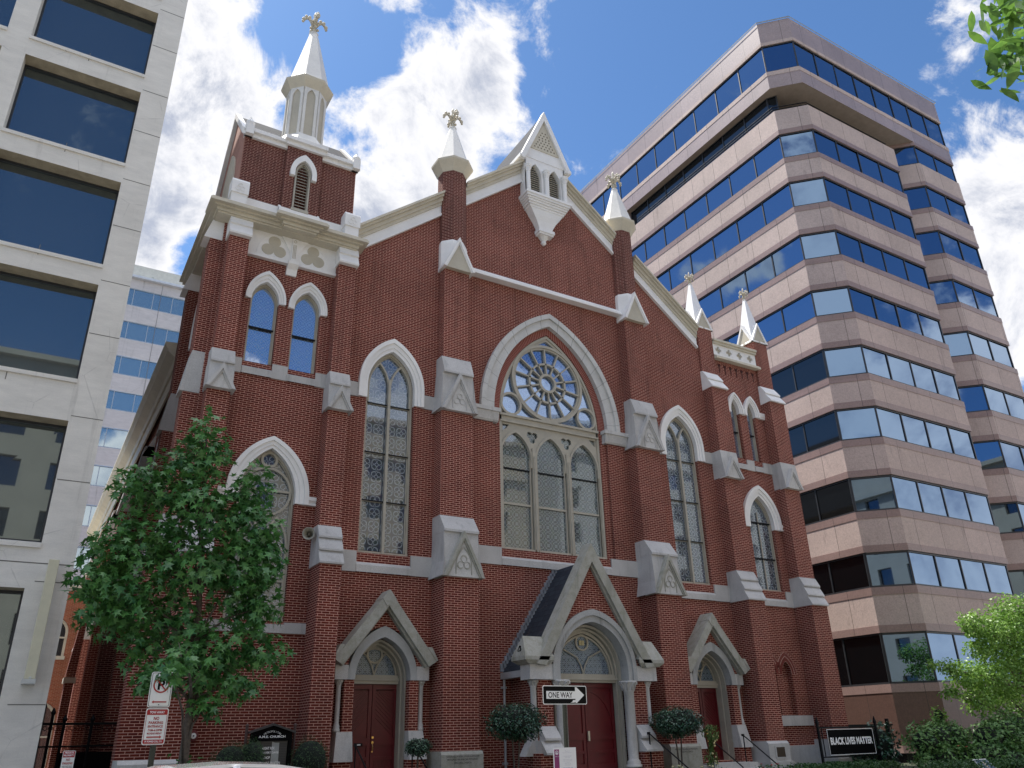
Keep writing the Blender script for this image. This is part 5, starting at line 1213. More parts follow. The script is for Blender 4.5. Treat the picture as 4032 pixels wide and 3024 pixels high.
# low border planting: uncountable
m = MB(); r = random.Random(17)
for x0, x1, y0, y1, zt, n in ((-12.6, -10.6, -5.6, -4.6, .98, 2600), (7.6, 12.2, -2.6, -1.2, .62, 5200), (11.2, 19.0, -5.2, -3.2, .62, 6000), (-5.2, 5.2, -4.4, -3.4, .75, 2500), (-9.4, -7, -3.2, -2.4, .8, 1800)):
    for i in range(n):
        x = r.uniform(x0, x1); h = zt*(.75+.25*sin(x*3.1+1)) if x1 < 7 else zt*(.9+.12*sin(x*4)); z = .25 + (h-.25)*r.random()**.35; leaf(m, (x, r.uniform(y0, y1), z), .065, OVAL if x1 > -6 else FERN, r, None, .1)
tag(m.build('ground_cover', m_leaf('low border foliage', (.02, .075, .02), (.07, .15, .04), sc=4), None, fix=False), 'low green ground cover planting along the foot of the church', 'ground cover', kind='stuff')
# garland hanging on the handrail
t = thing('hanging_garland', 'bushy hanging garland of long green leaves and yellow flowers by the right door', 'garland', (3.95, -2.9, .5)); m = MB(); r = random.Random(31)
gx, gy = 3.02, -2.75
for i in range(620):
    f = r.random(); z = 1.80-1.05*f; w = .10+.07*sin(f*9)+.05*(1-f); leaf(m, (gx+.25-.10*f+r.uniform(-w, w), gy+r.uniform(-w, w), z), .10, LONG, r, None, 1.6, .8)
m.build('foliage', m_leaf('garland leaves', (.04, .10, .02), (.17, .25, .06), trans=.2), t, fix=False)
m = MB()
for i in range(9): m.ball((gx+.25+r.uniform(-.16, .16), gy-.12, r.uniform(.75, 1.75)), .028, n=4)
m.build('flowers', m_plain('cream blossoms', (.75, .62, .30), .6), t); MB().tube([(gx+.26, gy+.05, .3), (gx+.27, gy+.05, 1.75)], .015, 6).build('stake', BLACK, t)
def flowers(name, label, x, y, z, colr, n, seed):
    t = thing(name, label, 'flowers', (x, y, .3)); r = random.Random(seed); m = MB(); b = MB()
    for i in range(n):
        a = (x+r.uniform(-.35, .35), y+r.uniform(-.2, .2), z+r.uniform(-.10, .05)); b.tube([(a[0], a[1], .3), a], .006, 4)
        for k in range(6): leaf(m, (a[0]+.03*cos(k), a[1]+.03*sin(k), a[2]), .06, OVAL, r, None, 0, .3)
        for k in range(4): leaf(b, (a[0]+r.uniform(-.06, .06), a[1], a[2]-.08-.1*k), .07, LONG, r)
    m.build('blossoms', m_plain('petal '+str(seed), colr, .6), t, fix=False); b.build('stems', RTL, t, fix=False)
flowers('flowering_plant', 'cluster of pale yellow flowers beside the garland at the bottom edge', 2.7, -3.0, .82, (.75, .68, .35), 6, 51)
flowers('flowering_plant', 'cluster of small red flowers by the right door steps at the bottom edge', 4.9, -3.1, .72, (.5, .03, .04), 5, 52)
flowers('flowering_plant', 'pale spiky flowers at the bottom edge below the middle handrail', .95, -3.7, .83, (.7, .68, .4), 5, 53)
flowers('flowering_plant', 'single red bloom in the dark juniper right of the banner', 13.2, -3.9, 1.0, (.6, .08, .08), 2, 54)
# overhanging branch, top right: a street tree whose trunk stands out of frame to the right
t = thing('overhanging_tree', 'tree with bright oval leaves hanging into the top right corner of the view', 'tree', (-6.2, -20.3, 0))
m = MB(); m.tube([(-6.2, -20.3, 0), (-6.25, -20.35, 3.5), (-6.4, -20.2, 6.2), (-6.6, -20.1, 8.4)], .13, 10, .05)
for e, q in (((-9.47, -19.9, 6.10), (-8.2, -20.0, 6.75)), ((-9.72, -19.9, 5.73), (-8.4, -19.95, 6.1)), ((-9.75, -19.9, 5.50), (-8.5, -19.9, 5.95))):
    m.tube([(-6.5, -20.2, 6.9), (-7.3, -20.1, 6.95), q, e], .022, 6, .003)
m.build('trunk', BARK, t, smooth=True)
m = MB(); r = random.Random(78)
for c, n, a in (((-9.72, -19.9, 6.04), 10, .07), ((-9.50, -19.9, 6.11), 16, .11), ((-9.64, -19.9, 5.93), 8, .07), ((-9.28, -19.9, 6.22), 22, .15), ((-9.66, -19.9, 5.73), 5, .05), ((-9.50, -19.9, 5.78), 7, .06), ((-9.92, -19.9, 5.47), 9, .07), ((-9.76, -19.9, 5.50), 14, .09), ((-9.90, -19.9, 5.37), 7, .06), ((-9.68, -19.9, 5.42), 12, .09), ((-9.45, -19.9, 5.62), 16, .14)):
    for i in range(n): leaf(m, (c[0]+r.gauss(0, a*.42), c[1]+r.gauss(0, .09), c[2]+r.gauss(0, a*.6)), .15, [(0, -.5), (.16, -.25), (.21, .05), (.12, .35), (0, .62), (-.12, .35), (-.21, .05), (-.16, -.25)], r, None, 1.6, .8)
crown(m, [(-7.3, -20.1, 7.6, 1.1, 1.2, .8), (-6.2, -20.3, 8.6, 1.5, 1.4, 1.0), (-8.2, -20.0, 7.7, .5, .6, .4)], 120, .11, OVAL, 77, shell=.4, droop=.7)
m.build('crown', m_leaf('overhead leaves', (.06, .14, .03), (.16, .30, .05), rough=.35, trans=.5, sc=4), t, fix=False)
# ================================================================ SIGNS AND STREET THINGS
def plate(x0, x1, z0, z1, y, r=.03, d=.004):
    P = []
    for cx, cz, a0 in ((x1-r, z1-r, 0), (x0+r, z1-r, PI/2), (x0+r, z0+r, PI), (x1-r, z0+r, 1.5*PI)):
        for k in range(5): a = a0+k*PI/8; P.append((cx+r*cos(a), cz+r*sin(a)))
    return P
def edge(x0, x1, z0, z1, y, r, w, mat, parent, name='border', g=.012):
    A = plate(x0+g, x1-g, z0+g, z1-g, y, r); B = plate(x0+g+w, x1-g-w, z0+g+w, z1-g-w, y, max(r-w, .006)); return MB().ring(A, B, y-.003, y-.0005, True).build(name, mat, parent)
def arrow(x0, x1, z, h, hh, y, mat, parent, left=False, name='arrow'):
    P = [(x0, z-h), (x1-hh*1.3, z-h), (x1-hh*1.3, z-hh), (x1, z), (x1-hh*1.3, z+hh), (x1-hh*1.3, z+h), (x0, z+h)]
    if left: P = [(x0+x1-a, b) for a, b in P]
    return MB().prism(P, y-.004, y-.001).build(name, mat, parent)
# post with the two parking signs
t = thing('sign_post', 'dark steel post carrying two red and white parking signs beside the young tree', 'sign post', (-12.72, -8.88, 0)); 
MB().box(-12.76, -12.69, -8.88, -8.84, 0, 2.52).build('post', STEEL, t)
y = -8.895
s = thing('parking_sign', 'white sign with red border, words TOW AWAY NO PARKING ENTRANCE and a right arrow', 'sign', (-12.73, y, 1.85))
x0, x1, z0, z1 = -12.885, -12.595, 1.615, 2.075
MB().prism(plate(x0, x1, z0, z1, y), y, y+.003).build('plate', WSIGN, s)
edge(x0, x1, z0, z1, y, .025, .005, RSIGN, s)
MB().box(x0+.018, x1-.018, y-.003, y-.001, z1-.085, z1-.02).build('red_band', RSIGN, s); MB().box(x0+.018, x1-.018, y-.003, y-.001, z0+.02, z0+.065).build('red_band', RSIGN, s)
cx = (x0+x1)/2
for tx, z, w, h, mt in (('TOW AWAY', z1-.052, .19, .032, WLET), ('NO', 1.945, .07, .042, RSIGN), ('PARKING', 1.892, .185, .034, RSIGN), ('ENTRANCE', 1.845, .19, .031, RSIGN), ('7AM-6:30PM', 1.798, .18, .028, RSIGN), ('MONDAY-FRIDAY', 1.757, .185, .024, RSIGN), ('IF TOWED CALL 311', z0+.042, .215, .024, WLET)):
    text('lettering', tx, s, mt, cx, y-.0045, z, w, h, bold=.025)
arrow(x0+.05, x1-.05, 1.712, .008, .020, y, RSIGN, s)
s = thing('no_parking_symbol_sign', 'white sign with red circle, left arrow, half hidden by the tree leaves', 'sign', (-12.73, y, 2.3)); x0, x1, z0, z1 = -12.885, -12.595, 2.085, 2.545
MB().prism(plate(x0, x1, z0, z1, y), y, y+.003).build('plate', WSIGN, s); edge(x0, x1, z0, z1, y, .022, .005, BSIGN, s)
MB().ring(circ(cx, 2.375, .105, 32), circ(cx, 2.375, .087, 32), y-.004, y-.001, True).build('red_circle', RSIGN, s)
text('letter', 'P', s, BSIGN, cx, y-.003, 2.375, .09, .13, bold=.03)
MB().add([(cx-.07, y-.0045, 2.44), (cx-.058, y-.0045, 2.452), (cx+.07, y-.0045, 2.31), (cx+.058, y-.0045, 2.298)], [(0, 1, 2, 3)]).build('slash', RSIGN, s)
arrow(x0+.05, x1-.05, 2.155, .008, .020, y, RSIGN, s, True); MB().prism(circ(cx, 2.12, .007, 8), y-.008, y).build('bolt', BLACK, s)
# one way
t = thing('sign_post', 'dark green perforated steel post holding the one way sign in front of the middle door', 'sign post', (-6.24, -9.27, 0)); MB().box(-6.275, -6.205, -9.27, -9.235, 0, 2.42).build('post', STEEL, t)
h = MB(); 
for i in range(60): z = 1.42+i*.0165*1.0; h.prism(circ(-6.24, .9+i*.025, .006, 6), -9.2715, -9.27)
h.build('perforations', BLACK, t)
y = -9.285; x0, x1, z0, z1 = -6.70, -5.785, 2.10, 2.405
s = thing('one_way_sign', 'black sign with white arrow reading ONE WAY, hanging level in front of the middle door', 'sign', (-6.24, y, 2.25))
MB().prism(plate(x0, x1, z0, z1, y, .03), y, y+.003).build('plate', WSIGN, s); MB().prism(plate(x0+.013, x1-.013, z0+.013, z1-.013, y, .022), y-.002, y-.0005).build('black_field', BSIGN, s)
P = [(x0+.07, 2.19), (-6.03, 2.19), (-6.03, 2.125), (-6.0, 2.125), (-5.84, 2.2525), (-6.0, 2.38), (-6.03, 2.38), (-6.03, 2.315), (x0+.07, 2.315)]; MB().prism(P, y-.005, y-.0025).build('white_arrow', WSIGN, s)
text('lettering', 'ONE WAY', s, BSIGN, -6.34, y-.0065, 2.2525, .50, .092, bold=.012)
MB().prism([(-6.14, 2.128), (-6.10, 2.14), (-6.08, 2.17), (-6.02, 2.175), (-6.03, 2.14), (-6.06, 2.130)], y-.0052, y-.0026).build('torn_patch', WSIGN, s)
# poster tied to that post
s = thing('poster', 'white poster with purple side strip and blue WARD 2 band on the post', 'poster', (-6.3, y, 1.2)); x0, x1, z0, z1 = -6.535, -6.075, .76, 1.425
MB().box(x0, x1, y-.004, y, z0, z1).build('sheet', m_plain('poster paper', (.82, .81, .80), .5, var=.02), s)
MB().box(x0+.02, x0+.115, y-.006, y-.0045, z1-.36, z1-.025).build('purple_strip', m_plain('purple ink', (.24, .03, .14), .5), s)
MB().box(x0+.02, x1-.02, y-.006, y-.0045, z1-.42, z1-.345).build('blue_band', m_plain('blue ink', (.06, .10, .42), .5), s)
em = MB(); em.ring(circ(x0+.067, z1-.075, .032, 16), circ(x0+.067, z1-.075, .024, 16), y-.0075, y-.0065, True); em.prism([(x0+.05, z1-.09), (x0+.067, z1-.06), (x0+.084, z1-.09)], y-.0075, y-.0065); em.build('emblem', WLET, s)
GI = m_plain('grey print', (.42, .42, .48), .6)
text('lettering', 'DISTRICT OF COLUMBIA', s, WLET, x0+.067, y-.0075, z1-.135, .07, .012); text('lettering', 'WARD 2', s, WLET, x0+.085, y-.0075, z1-.383, .11, .036, bold=.02)
text('lettering', 'VOTE CENTER SITES', s, m_plain('slate blue print', (.2, .24, .45), .6), x0+.28, y-.0055, z1-.315, .21, .024)
for i, (w, z, tx) in enumerate(((.10, .055, 'Ward 2'), (.19, .080, 'Metropolitan AME Church'), (.16, .130, 'vote center sites and hours'), (.10, .150, 'open daily'), (.19, .185, 'all registered voters may vote'), (.18, .205, 'at any vote center in the city'), (.09, .225, 'or by mail'), (.13, .245, 'voting center'), (.12, .265, 'information'))): text('lettering', tx, s, GI, x0+.28, y-.0055, z1-z, w, .012)
# private property sign on the alley gate
y = -.5; s = thing('private_property_sign', 'small red and white PRIVATE PROPERTY NO PARKING sign low in the dark alley mouth', 'sign', (-13.2, y, 1.3)); x0, x1, z0, z1 = -13.30, -13.06, 1.14, 1.55
MB().prism(plate(x0, x1, z0, z1, y, .02), y, y+.004).build('plate', WSIGN, s); MB().box(x0+.01, x1-.01, y-.003, y-.001, z1-.13, z1-.012).build('red_band', RSIGN, s); cx = (x0+x1)/2
for tx, z, w, h, mt in (('PRIVATE', z1-.042, .17, .035, WLET), ('PROPERTY', z1-.092, .19, .035, WLET), ('NO', z1-.175, .075, .045, RSIGN), ('PARKING', z1-.245, .19, .045, RSIGN), ('UNAUTHORIZED VEHICLES', z1-.30, .2, .014, BSIGN), ('TOWED AT OWNER EXPENSE', z1-.325, .2, .014, BSIGN)): text('lettering', tx, s, mt, cx, y-.005, z, w, h, bold=.025)
MB().box(-13.20, -13.15, y+.004, y+.05, 0, 1.5).build('post', BLACK, s)
# alley gate
s = thing('alley_gate', 'black iron gate with spiked posts and chain link mesh across the alley', 'gate', (-13.4, 2.6, 0))
m = MB()
for x, z in ((-13.72, 2.5), (-13.5, 2.36), (-13.22, 2.2), (-12.6, 2.2), (-11.75, 2.3)): m.tube([(x, 2.5, 0), (x, 2.5, z)], .035, 8); m.lathe(x, 2.5, [(.04, z), (.06, z+.05), (.01, z+.16)], 8)
m.build('posts', BLACK, s); m = MB(); m.box(-13.76, -11.7, 2.48, 2.52, 2.12, 2.18); m.box(-13.76, -11.7, 2.48, 2.52, 1.62, 1.66); m.box(-13.76, -11.7, 2.48, 2.52, .2, .25)
for i in range(17): x = -13.74+.12*i; m.ring(circ(x, 2.05, .055, 10), circ(x, 2.05, .042, 10), 2.49, 2.51, True)
m.build('rails', BLACK, s); m = MB()
for i in range(46):
    x = -13.76+i*.045*1.0
    for sg in (-1, 1): m.add([(x, 2.5+sg*.002, .25), (x+.006, 2.5+sg*.002, .25), (x+.006+sg*.66, 2.5+sg*.002, 1.62), (x+sg*.66, 2.5+sg*.002, 1.62)], [(0, 1, 2, 3)])
m.v = [(min(max(a, -13.76), -11.7), b, c) for a, b, c in m.v]; m.build('chain_link', BLACK, s, fix=False)
m = MB().box(-13.2, -11.7, 2.56, 2.60, .0, 1.5).build('solid_panel', BLACKM, s)
# church notice board
y = -2.0; s = thing('notice_board', 'black gabled church notice board reading METROPOLITAN A.M.E. CHURCH between clipped shrubs', 'notice board', (-9.27, y, .3))
m = MB(); m.prism([(-9.80, 1.845), (-9.27, 2.01), (-8.76, 1.84), (-8.76, 1.80), (-9.27, 1.965), (-9.80, 1.805)], y-.09, y+.12); m.build('gable_roof', m_plain('black painted cornice', (.03, .03, .035), .4), s)
MB().prism([(-9.74, 1.82), (-9.27, 1.975), (-8.82, 1.82), (-8.82, 1.68), (-9.74, 1.68)], y-.03, y+.08).build('header', BLACKM, s)
m = MB(); m.box(-9.74, -8.82, y-.06, y+.1, 1.655, 1.685); m.box(-9.74, -9.66, y-.05, y+.1, .55, 1.66); m.box(-8.90, -8.82, y-.05, y+.1, .55, 1.66); m.box(-9.66, -8.90, y-.05, y+.1, .50, .58); m.box(-9.66, -8.90, y+.04, y+.10, .58, 1.66); m.build('case', BLACKM, s)
m = MB(); m.tube([(-9.85, y+.02, .3), (-9.84, y+.02, 1.95)], .032, 10); m.tube([(-8.77, y+.02, .3), (-8.76, y+.02, 1.95)], .032, 10); m.ball((-9.84, y+.02, 1.97), .04); m.ball((-8.76, y+.02, 1.97), .04); m.build('posts', m_plain('brown post', (.07, .035, .03), .6), s)
b = MB().box(-9.65, -8.91, y+.0, y+.03, .6, 1.645).build('letter_board', m_plain('ribbed letter board', (.03, .032, .036), .35), s)
m = MB()
for i in range(30): z = .62+i*.034; m.box(-9.64, -8.92, y-.003, y+.001, z, z+.008)
m.build('grooves', m_plain('groove grey', (.07, .07, .075), .4), b)
MB().prism([(-9.26, .62), (-9.08, .62), (-9.10, 1.61), (-9.18, 1.61), (-9.26, 1.63)], y-.007, y-.004).build('painted_reflection', m_plain('painted reflection grey', (.40, .42, .42), .4), b)  # pale strip painted over the board as a reflection
mt = 'METROPOLITAN'
for i, ch in enumerate(mt):
    a = (i-5.5)/5.5*.62; text('lettering', ch, s, WLET, -9.275+.30*sin(a), y-.034, 1.585+.30*cos(a)*.98-.035, None, .037, rot2=-a)
text('lettering', 'A.M.E. CHURCH', s, WLET, -9.28, y-.034, 1.735, .60, .048, bold=.03)
for tx, x, z, w in (('THE RIGHT REV.', -9.39, 1.50, .40), ('JAMES LEVERT DAVIS', -9.36, 1.405, .52), ('BISHOP', -9.37, 1.31, .18), ('REV. RONALD E. BRAXTON', -9.34, 1.20, .58), ('PASTOR', -9.36, 1.11, .18)): text('lettering', tx, b, WLET, x, y-.009, z, w, .056, bold=.03)
# black banner frame
y = -1.5; s = thing('iron_sign_stand', 'black iron frame with spiked posts holding the black banner right of the church', 'sign stand', (10.9, y, .2))
m = MB(); 
for x in (9.36, 12.40): m.box(x-.035, x+.035, y-.035, y+.035, .1, 1.80); m.lathe(x, y, [(.045, 1.80), (.045, 1.83), (.005, 2.03)], 4)
m.box(9.36, 12.40, y-.02, y+.02, 1.64, 1.70); m.box(9.36, 12.40, y-.02, y+.02, .74, .78); m.box(9.52, 9.545, y-.012, y+.012, .78, 1.64); m.box(12.24, 12.265, y-.012, y+.012, .78, 1.64)
m.build('frame', BLACK, s)
s2 = thing('banner_sign', 'black banner with white letters reading BLACK LIVES MATTER', 'sign', (10.9, y-.05, 1.2)); MB().box(9.72, 12.13, y-.05, y-.03, .81, 1.62).build('panel', BLACKM, s2)
MB().ring([(9.72, .81), (12.13, .81), (12.13, 1.62), (9.72, 1.62)], [(9.737, .827), (12.113, .827), (12.113, 1.603), (9.737, 1.603)], y-.055, y-.0505, True).build('white_edge', WLET, s2)
text('lettering', 'BLACK LIVES MATTER', s2, WLET, 10.935, y-.054, 1.245, 2.20, .235, bold=.045)
# low fence post pieces behind
s = thing('iron_fence', 'short black iron fence between the church corner and the office block', 'fence', (13, 0, .2)); m = MB()
for i in range(10): x = 11.95+i*.35; m.tube([(x, -.2, .2), (x, -.2, 1.72)], .015, 6)
m.box(11.9, 15.2, -.22, -.18, 1.70, 1.76); m.box(11.9, 15.2, -.22, -.18, .4, .45); m.build('railings', BLACK, s)
for x in (11.95, 14.9): MB().box(x-.05, x+.05, -.25, -.15, .1, 1.95).build('post', BLACK, s)
# tilted information panel
s = thing('information_panel', 'tilted information panel with a white rim in front of the junipers', 'panel', (12.9, -5.2, 0))
m = MB(); A = [(-.36, .0), (.36, .0), (.36, .46), (-.36, .46)]; B = [(-.34, .02), (.34, .02), (.34, .44), (-.34, .44)]; m.ring(A, B, -.015, .015, True); Mx = Matrix.Translation((13.2, -4.9, .30)) @ Matrix.Rotation(math.radians(-48), 4, 'X')
m.xf(Mx); m.build('rim', WSIGN, s); m = MB().box(-.34, .34, -.004, .012, .02, .44); m.xf(Mx); m.build('panel_face', m_plain('slate print', (.10, .13, .17), .3), s); m = MB().prism([(-.05, .10), (.05, .08), (.10, .30), (.02, .38), (-.02, .30)], -.008, -.005); m.xf(Mx); m.build('picture', m_plain('buff print', (.45, .40, .28), .4), s)
m = MB(); m.tube([(13.1, -4.7, 0), (13.1, -4.75, .4)], .03, 8); m.build('stand', BLACK, s)

# ---------------- the parked car whose roof just shows
def car(x, y, label):
    t = thing('parked_car', label, 'car', (x, y, 0)); W = .88
    PAINT = m_plain('white car paint', (.78, .78, .80), .18, var=.01, coat=1)
    prof = [(-2.15, .35), (-2.22, .62), (-2.18, .86), (-1.75, .98), (-1.28, 1.02), (-.62, 1.395), (-.30, 1.445), (.10, 1.46), (.45, 1.445), (.80, 1.40), (1.45, 1.04), (2.05, 1.0), (2.20, .80), (2.20, .40), (2.1, .25), (1.75, .25), (1.62, .52), (1.35, .63), (1.08, .52), (.95, .25), (-.95, .25), (-1.08, .52), (-1.35, .63), (-1.62, .52), (-1.75, .25), (-2.1, .25)]
    m = MB(); low = [(px_, min(pz_, 1.0)) for px_, pz_ in prof]; m.prism([(x+a, b) for a, b in low], y-W, y+W); Bd = m.build('body', PAINT, t, bevel=.04)
    m = MB(); top = [(-1.28, 1.0, .80), (-.62, 1.375, .60), (-.30, 1.43, .56), (.10, 1.45, .55), (.45, 1.43, .56), (.80, 1.385, .60), (1.45, 1.0, .80)]
    o = [(x+a, y-w, b) for a, b, w in top] + [(x+a, y+w, b) for a, b, w in top]; n = len(top)
    m.add(o, [(i, i+1, n+i+1, n+i) for i in range(n-1)] + [tuple(range(n)), tuple(range(2*n-1, n-1, -1))]); m.build('cabin_glass', m_glass('car glass', (.2, .24, .26), metal=.25), t)
    m = MB(); rt = [(-.66, 1.37, .63), (-.30, 1.445, .60), (.10, 1.462, .59), (.45, 1.445, .60), (.84, 1.38, .63)]; n = len(rt)
    for dz in (0, -.025): m.v += [(x+a, y-w, b+dz) for a, b, w in rt] + [(x+a, y, b+dz+.012) for a, b, w in rt] + [(x+a, y+w, b+dz) for a, b, w in rt]
    N3 = 3*n
    for i in range(n-1):
        for k in (0, n): m.f += [(k+i, k+i+1, k+n+i+1, k+n+i), (N3+k+i, N3+k+n+i, N3+k+n+i+1, N3+k+i+1)]
        m.f += [(i, N3+i, N3+i+1, i+1), (2*n+i, 2*n+i+1, N3+2*n+i+1, N3+2*n+i)]
    m.f += [(0, n, N3+n, N3), (n, 2*n, N3+2*n, N3+n), (n-1, N3+n-1, N3+2*n-1, 2*n-1), (2*n-1, N3+2*n-1, N3+3*n-1, 3*n-1)]
    m.build('roof', PAINT, t, smooth=False)
    m = MB()
    for sy in (-1, 1):
        for a, w1, z1, b, w2, z2 in ((-1.28, .81, 1.0, -.64, .62, 1.375), (.12, .60, 1.44, .14, .82, 1.0), (.82, .62, 1.385, 1.45, .81, 1.0)): m.tube([(x+a, y+sy*w1, z1), (x+b, y+sy*w2, z2)], .03, 6)
    m.build('pillars', PAINT, t)
    for wx in (-1.35, 1.35):
        for sy in (-1, 1):
            q = MB().lathe(0, 0, [(.20, -.1), (.31, -.1), (.33, -.07), (.33, .07), (.31, .1), (.20, .1)], 28); q.xf(Matrix.Translation((x+wx, y+sy*.80, .33)) @ Matrix.Rotation(PI/2, 4, 'X')); wh = q.build('wheel', m_plain('tyre rubber', (.015, .015, .015), .8), t)
            q = MB().lathe(0, 0, [(.20, -.08), (.20, .08)], 20); q.xf(Matrix.Translation((x+wx, y+sy*.80, .33)) @ Matrix.Rotation(PI/2, 4, 'X')); q.build('rim', m_plain('alloy', (.4, .4, .42), .3, metal=.9), wh)
    for sy in (-1, 1):
        MB().box(x-2.20, x-2.05, y+sy*.68-.14, y+sy*.68+.14, .66, .80).build('headlight', m_plain('headlight lens', (.7, .72, .75), .1), t); MB().box(x+2.08, x+2.22, y+sy*.68-.14, y+sy*.68+.14, .72, .86).build('tail_light', m_plain('tail light lens', (.4, .01, .01), .2), t)
    return t
car(-13.05, -14.0, 'white parked car, only its curved roof shows at the bottom edge left of centre')

# ================================================================ GROUND
ASP = m_plain('asphalt', (.05, .05, .052), .9, var=.3, sc=6); PAV = m_granite('concrete pavement', (.34, .33, .31)); SOIL = m_plain('mulch and grass', (.035, .045, .02), .95, var=.5, sc=9); GRS = m_plain('far ground', (.12, .12, .11), .95)
def slab(name, mat, x0, x1, y0, y1, z0, z1): return tag(MB().box(x0, x1, y0, y1, z0, z1).build(name, mat), None, None, kind='structure')
o = MB().face((-700, -500, -.30), (900, -500, -.30), (900, 900, -.30), (-700, 900, -.30)).build('ground', GRS, fix=False); o['kind'] = 'structure'
slab('road', ASP, -150, 150, -17.2, -10.4, -.32, -.004+.004)
slab('pavement', PAV, -150, 150, -30, -17.2, -.31, .0+.12); slab('pavement', PAV, -150, 150, -10.4, -5.9, -.31, .12)
slab('kerb', GRAN, -150, 150, -10.52, -10.4, -.31, .13); slab('kerb', GRAN, -150, 150, -17.2, -17.08, -.31, .13)
slab('church_yard', SOIL, -13.7, 19.0, -5.9, 1.5, -.3, .28); slab('alley', PAV, -13.7, -11.6, 1.5, 40, -.3, .06); slab('forecourt', PAV, 19.0, 60, -5.9, 3, -.3, .05); slab('forecourt', PAV, -60, -13.7, -5.9, 3, -.3, .05)
m = MB()
for i in range(40): m.box(-120+i*6, -117+i*6, -13.85, -13.73, .0, .004)
tag(m.build('lane_marking', WSIGN), None, None, kind='structure')

# ================================================================ LIGHT, SKY, CAMERA
SD = Vector((-.22, .42, .88)).normalized()
sun = bpy.data.lights.new('sun', 'SUN'); sun.energy = 3.6; sun.angle = math.radians(.53); sun.color = (1.0, .95, .87)
so = bpy.data.objects.new('sun', sun); COL.objects.link(so); so.rotation_euler = SD.to_track_quat('Z', 'Y').to_euler(); so.location = SD*80
w = bpy.data.worlds.new('World'); S.world = w; w.use_nodes = True
g = G('w', w); D = g.n('ShaderNodeTexCoord').outputs['Generated']
el = math.asin(SD.z); az = math.atan2(SD.x, SD.y)
sky = g.n('ShaderNodeTexSky', sky_type='NISHITA', sun_disc=False, sun_elevation=el, sun_rotation=az, altitude=20, air_density=1.0, dust_density=.6, ozone_density=1.6)
SKYC = g.n('ShaderNodeMix', {0: .0}, data_type='RGBA'); base = sky.outputs[0]
dx, dy, dz = g.xyz(D)[0:3] if False else (g.xyz(D)[0], g.xyz(D)[1], g.xyz(D)[2])
nrm = g.n('ShaderNodeVectorMath', {0: D}, operation='NORMALIZE').outputs[0]
n1 = g.noise(nrm, 4.2, 9, .62, dist=.25); n2 = g.noise(nrm, 13, 8, .66, dist=.4); nb = g.noise(nrm, 1.7, 5, .55)
blobs = [((.043, .724, .688), .20, 1.05), ((.112, .776, .621), .11, .95), ((.053, .838, .543), .17, 1.05), ((.134, .723, .678), .07, .6), ((.235, .70, .675), .085, .95), ((.29, .69, .655), .10, 1.0), ((.335, .629, .701), .055, .75), ((.304, .713, .632), .12, 1.0), ((.24, .783, .574), .17, 1.0), ((.17, .76, .625), .11, .85),
         ((.19, .633, .751), .035, .62), ((.805, .31, .50), .075, 1.0), ((.835, .365, .41), .10, .95), ((.86, .25, .45), .12, 1.0), ((.705, .273, .655), .05, .55), ((.077, .872, .483), .04, .6), ((-.05, .70, .71), .18, .9)]
neg = [((.13, .67, .73), .055, .55), ((.095, .852, .515), .035, .8), ((.20, .66, .725), .05, .75), ((.16, .735, .66), .03, .4)]
acc = None
def blob(c, r_):
    c = Vector(c).normalized(); d = g.n('ShaderNodeVectorMath', {0: nrm, 1: tuple(c)}, operation='DISTANCE').outputs['Value']; q = g.M('DIVIDE', d, r_); return g.M('EXPONENT', g.M('MULTIPLY', g.M('MULTIPLY', q, q), -1.0))
for c, r_, a in blobs: b = g.M('MULTIPLY', blob(c, r_), a); acc = b if acc is None else g.M('MAXIMUM', acc, b)
for c, r_, a in neg: acc = g.M('SUBTRACT', acc, g.M('MULTIPLY', blob(c, r_), a))
rear = g.rng(g.xyz(nrm)[1], .25, -.1, 0, 1, True)
gen = g.M('MULTIPLY', g.M('MULTIPLY', g.rng(nb, .42, .60, 0, 1, True), g.rng(g.xyz(nrm)[2], .50, .34, 0, 1, True)), rear)
zen = g.rng(g.xyz(nrm)[2], .80, .88, 0, 1.3, True)  # unseen overhead cloud added to lift the ambient light on the facade
side = g.M('MULTIPLY', g.rng(g.noise(nrm, 2.6, 5, .6), .50, .62, 0, .8, True), g.rng(g.xyz(nrm)[0], -.05, -.5, 0, 1, True))
acc = g.M('MAXIMUM', g.M('MAXIMUM', acc, gen), g.M('MAXIMUM', side, zen))
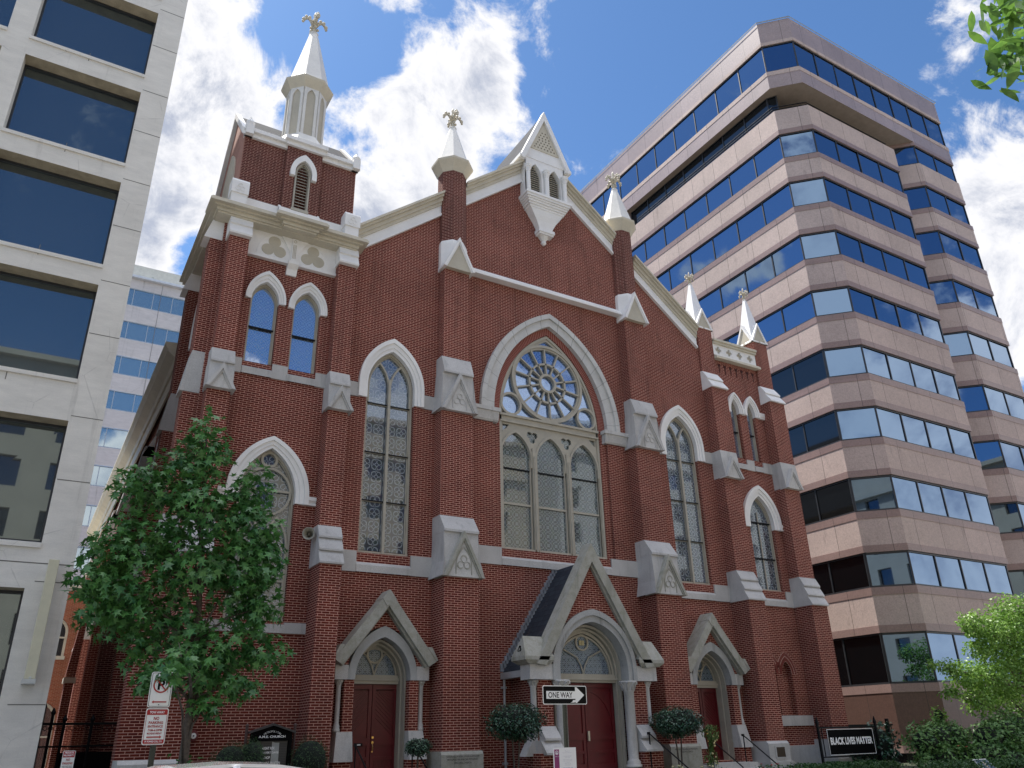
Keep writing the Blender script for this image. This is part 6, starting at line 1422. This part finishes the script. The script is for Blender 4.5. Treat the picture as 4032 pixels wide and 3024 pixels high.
dens = g.M('ADD', acc, g.M('ADD', g.M('MULTIPLY', g.M('SUBTRACT', n1, .5), 2.3), g.M('MULTIPLY', g.M('SUBTRACT', n2, .5), 1.3)))
cov = g.M('MULTIPLY', g.rng(dens, .27, .60, 0, 1, True), g.rng(g.xyz(nrm)[2], -.02, .06, 0, 1))
thick = g.rng(dens, .58, 1.1, 0, 1, True); shade = g.M('MULTIPLY', thick, g.rng(g.noise(nrm, 7.5, 9, .68, dist=.5), .40, .60, 0, 1, True))
lit = (5.3, 5.3, 5.45); dark_ = (2.0, 2.3, 3.05)
cc = g.mix(g.M('MULTIPLY', shade, .85), lit, dark_)
skyc = g.mix(1, base, (.50, .70, .88), 'MULTIPLY')
cc = g.n('ShaderNodeVectorMath', {0: cc, 'Scale': g.M('MULTIPLY', g.rng(g.xyz(nrm)[2], .80, .95, 1, 2.4, True), g.rng(g.xyz(nrm)[1], .2, -.3, 1, 1.35, True))}, operation='SCALE').outputs[0]  # out-of-view clouds overhead and behind made brighter as fill light
fin = g.mix(cov, skyc, cc)
bg = g.n('ShaderNodeBackground', {0: fin, 1: .1}); g.n('ShaderNodeOutputWorld', {0: bg.outputs[0]})
cam = bpy.data.cameras.new('camera'); co = bpy.data.objects.new('camera', cam); COL.objects.link(co); S.camera = co
cam.sensor_width = 36; cam.lens = 36*3121.345/4032; cam.clip_end = 3000; cam.clip_start = .05
r_ = Vector((.86056036, -.50887357, -.02198985)); u_ = Vector((-.19000305, -.36077311, .91309452)); f_ = Vector((.47258301, .78159481, .40715457))
mw = Matrix(((r_.x, u_.x, -f_.x, -14.55), (r_.y, u_.y, -f_.y, -21.5), (r_.z, u_.z, -f_.z, 1.6), (0, 0, 0, 1))); co.matrix_world = mw
S.view_settings.view_transform = 'Standard'; S.view_settings.look = 'None'; S.view_settings.gamma = 1; S.view_settings.exposure = .95
S.cycles.max_bounces = 6; S.cycles.diffuse_bounces = 3; S.cycles.glossy_bounces = 4; S.cycles.transmission_bounces = 3; S.cycles.transparent_max_bounces = 6
for o in list(bpy.data.objects):
    if '_o' in o: del o['_o']
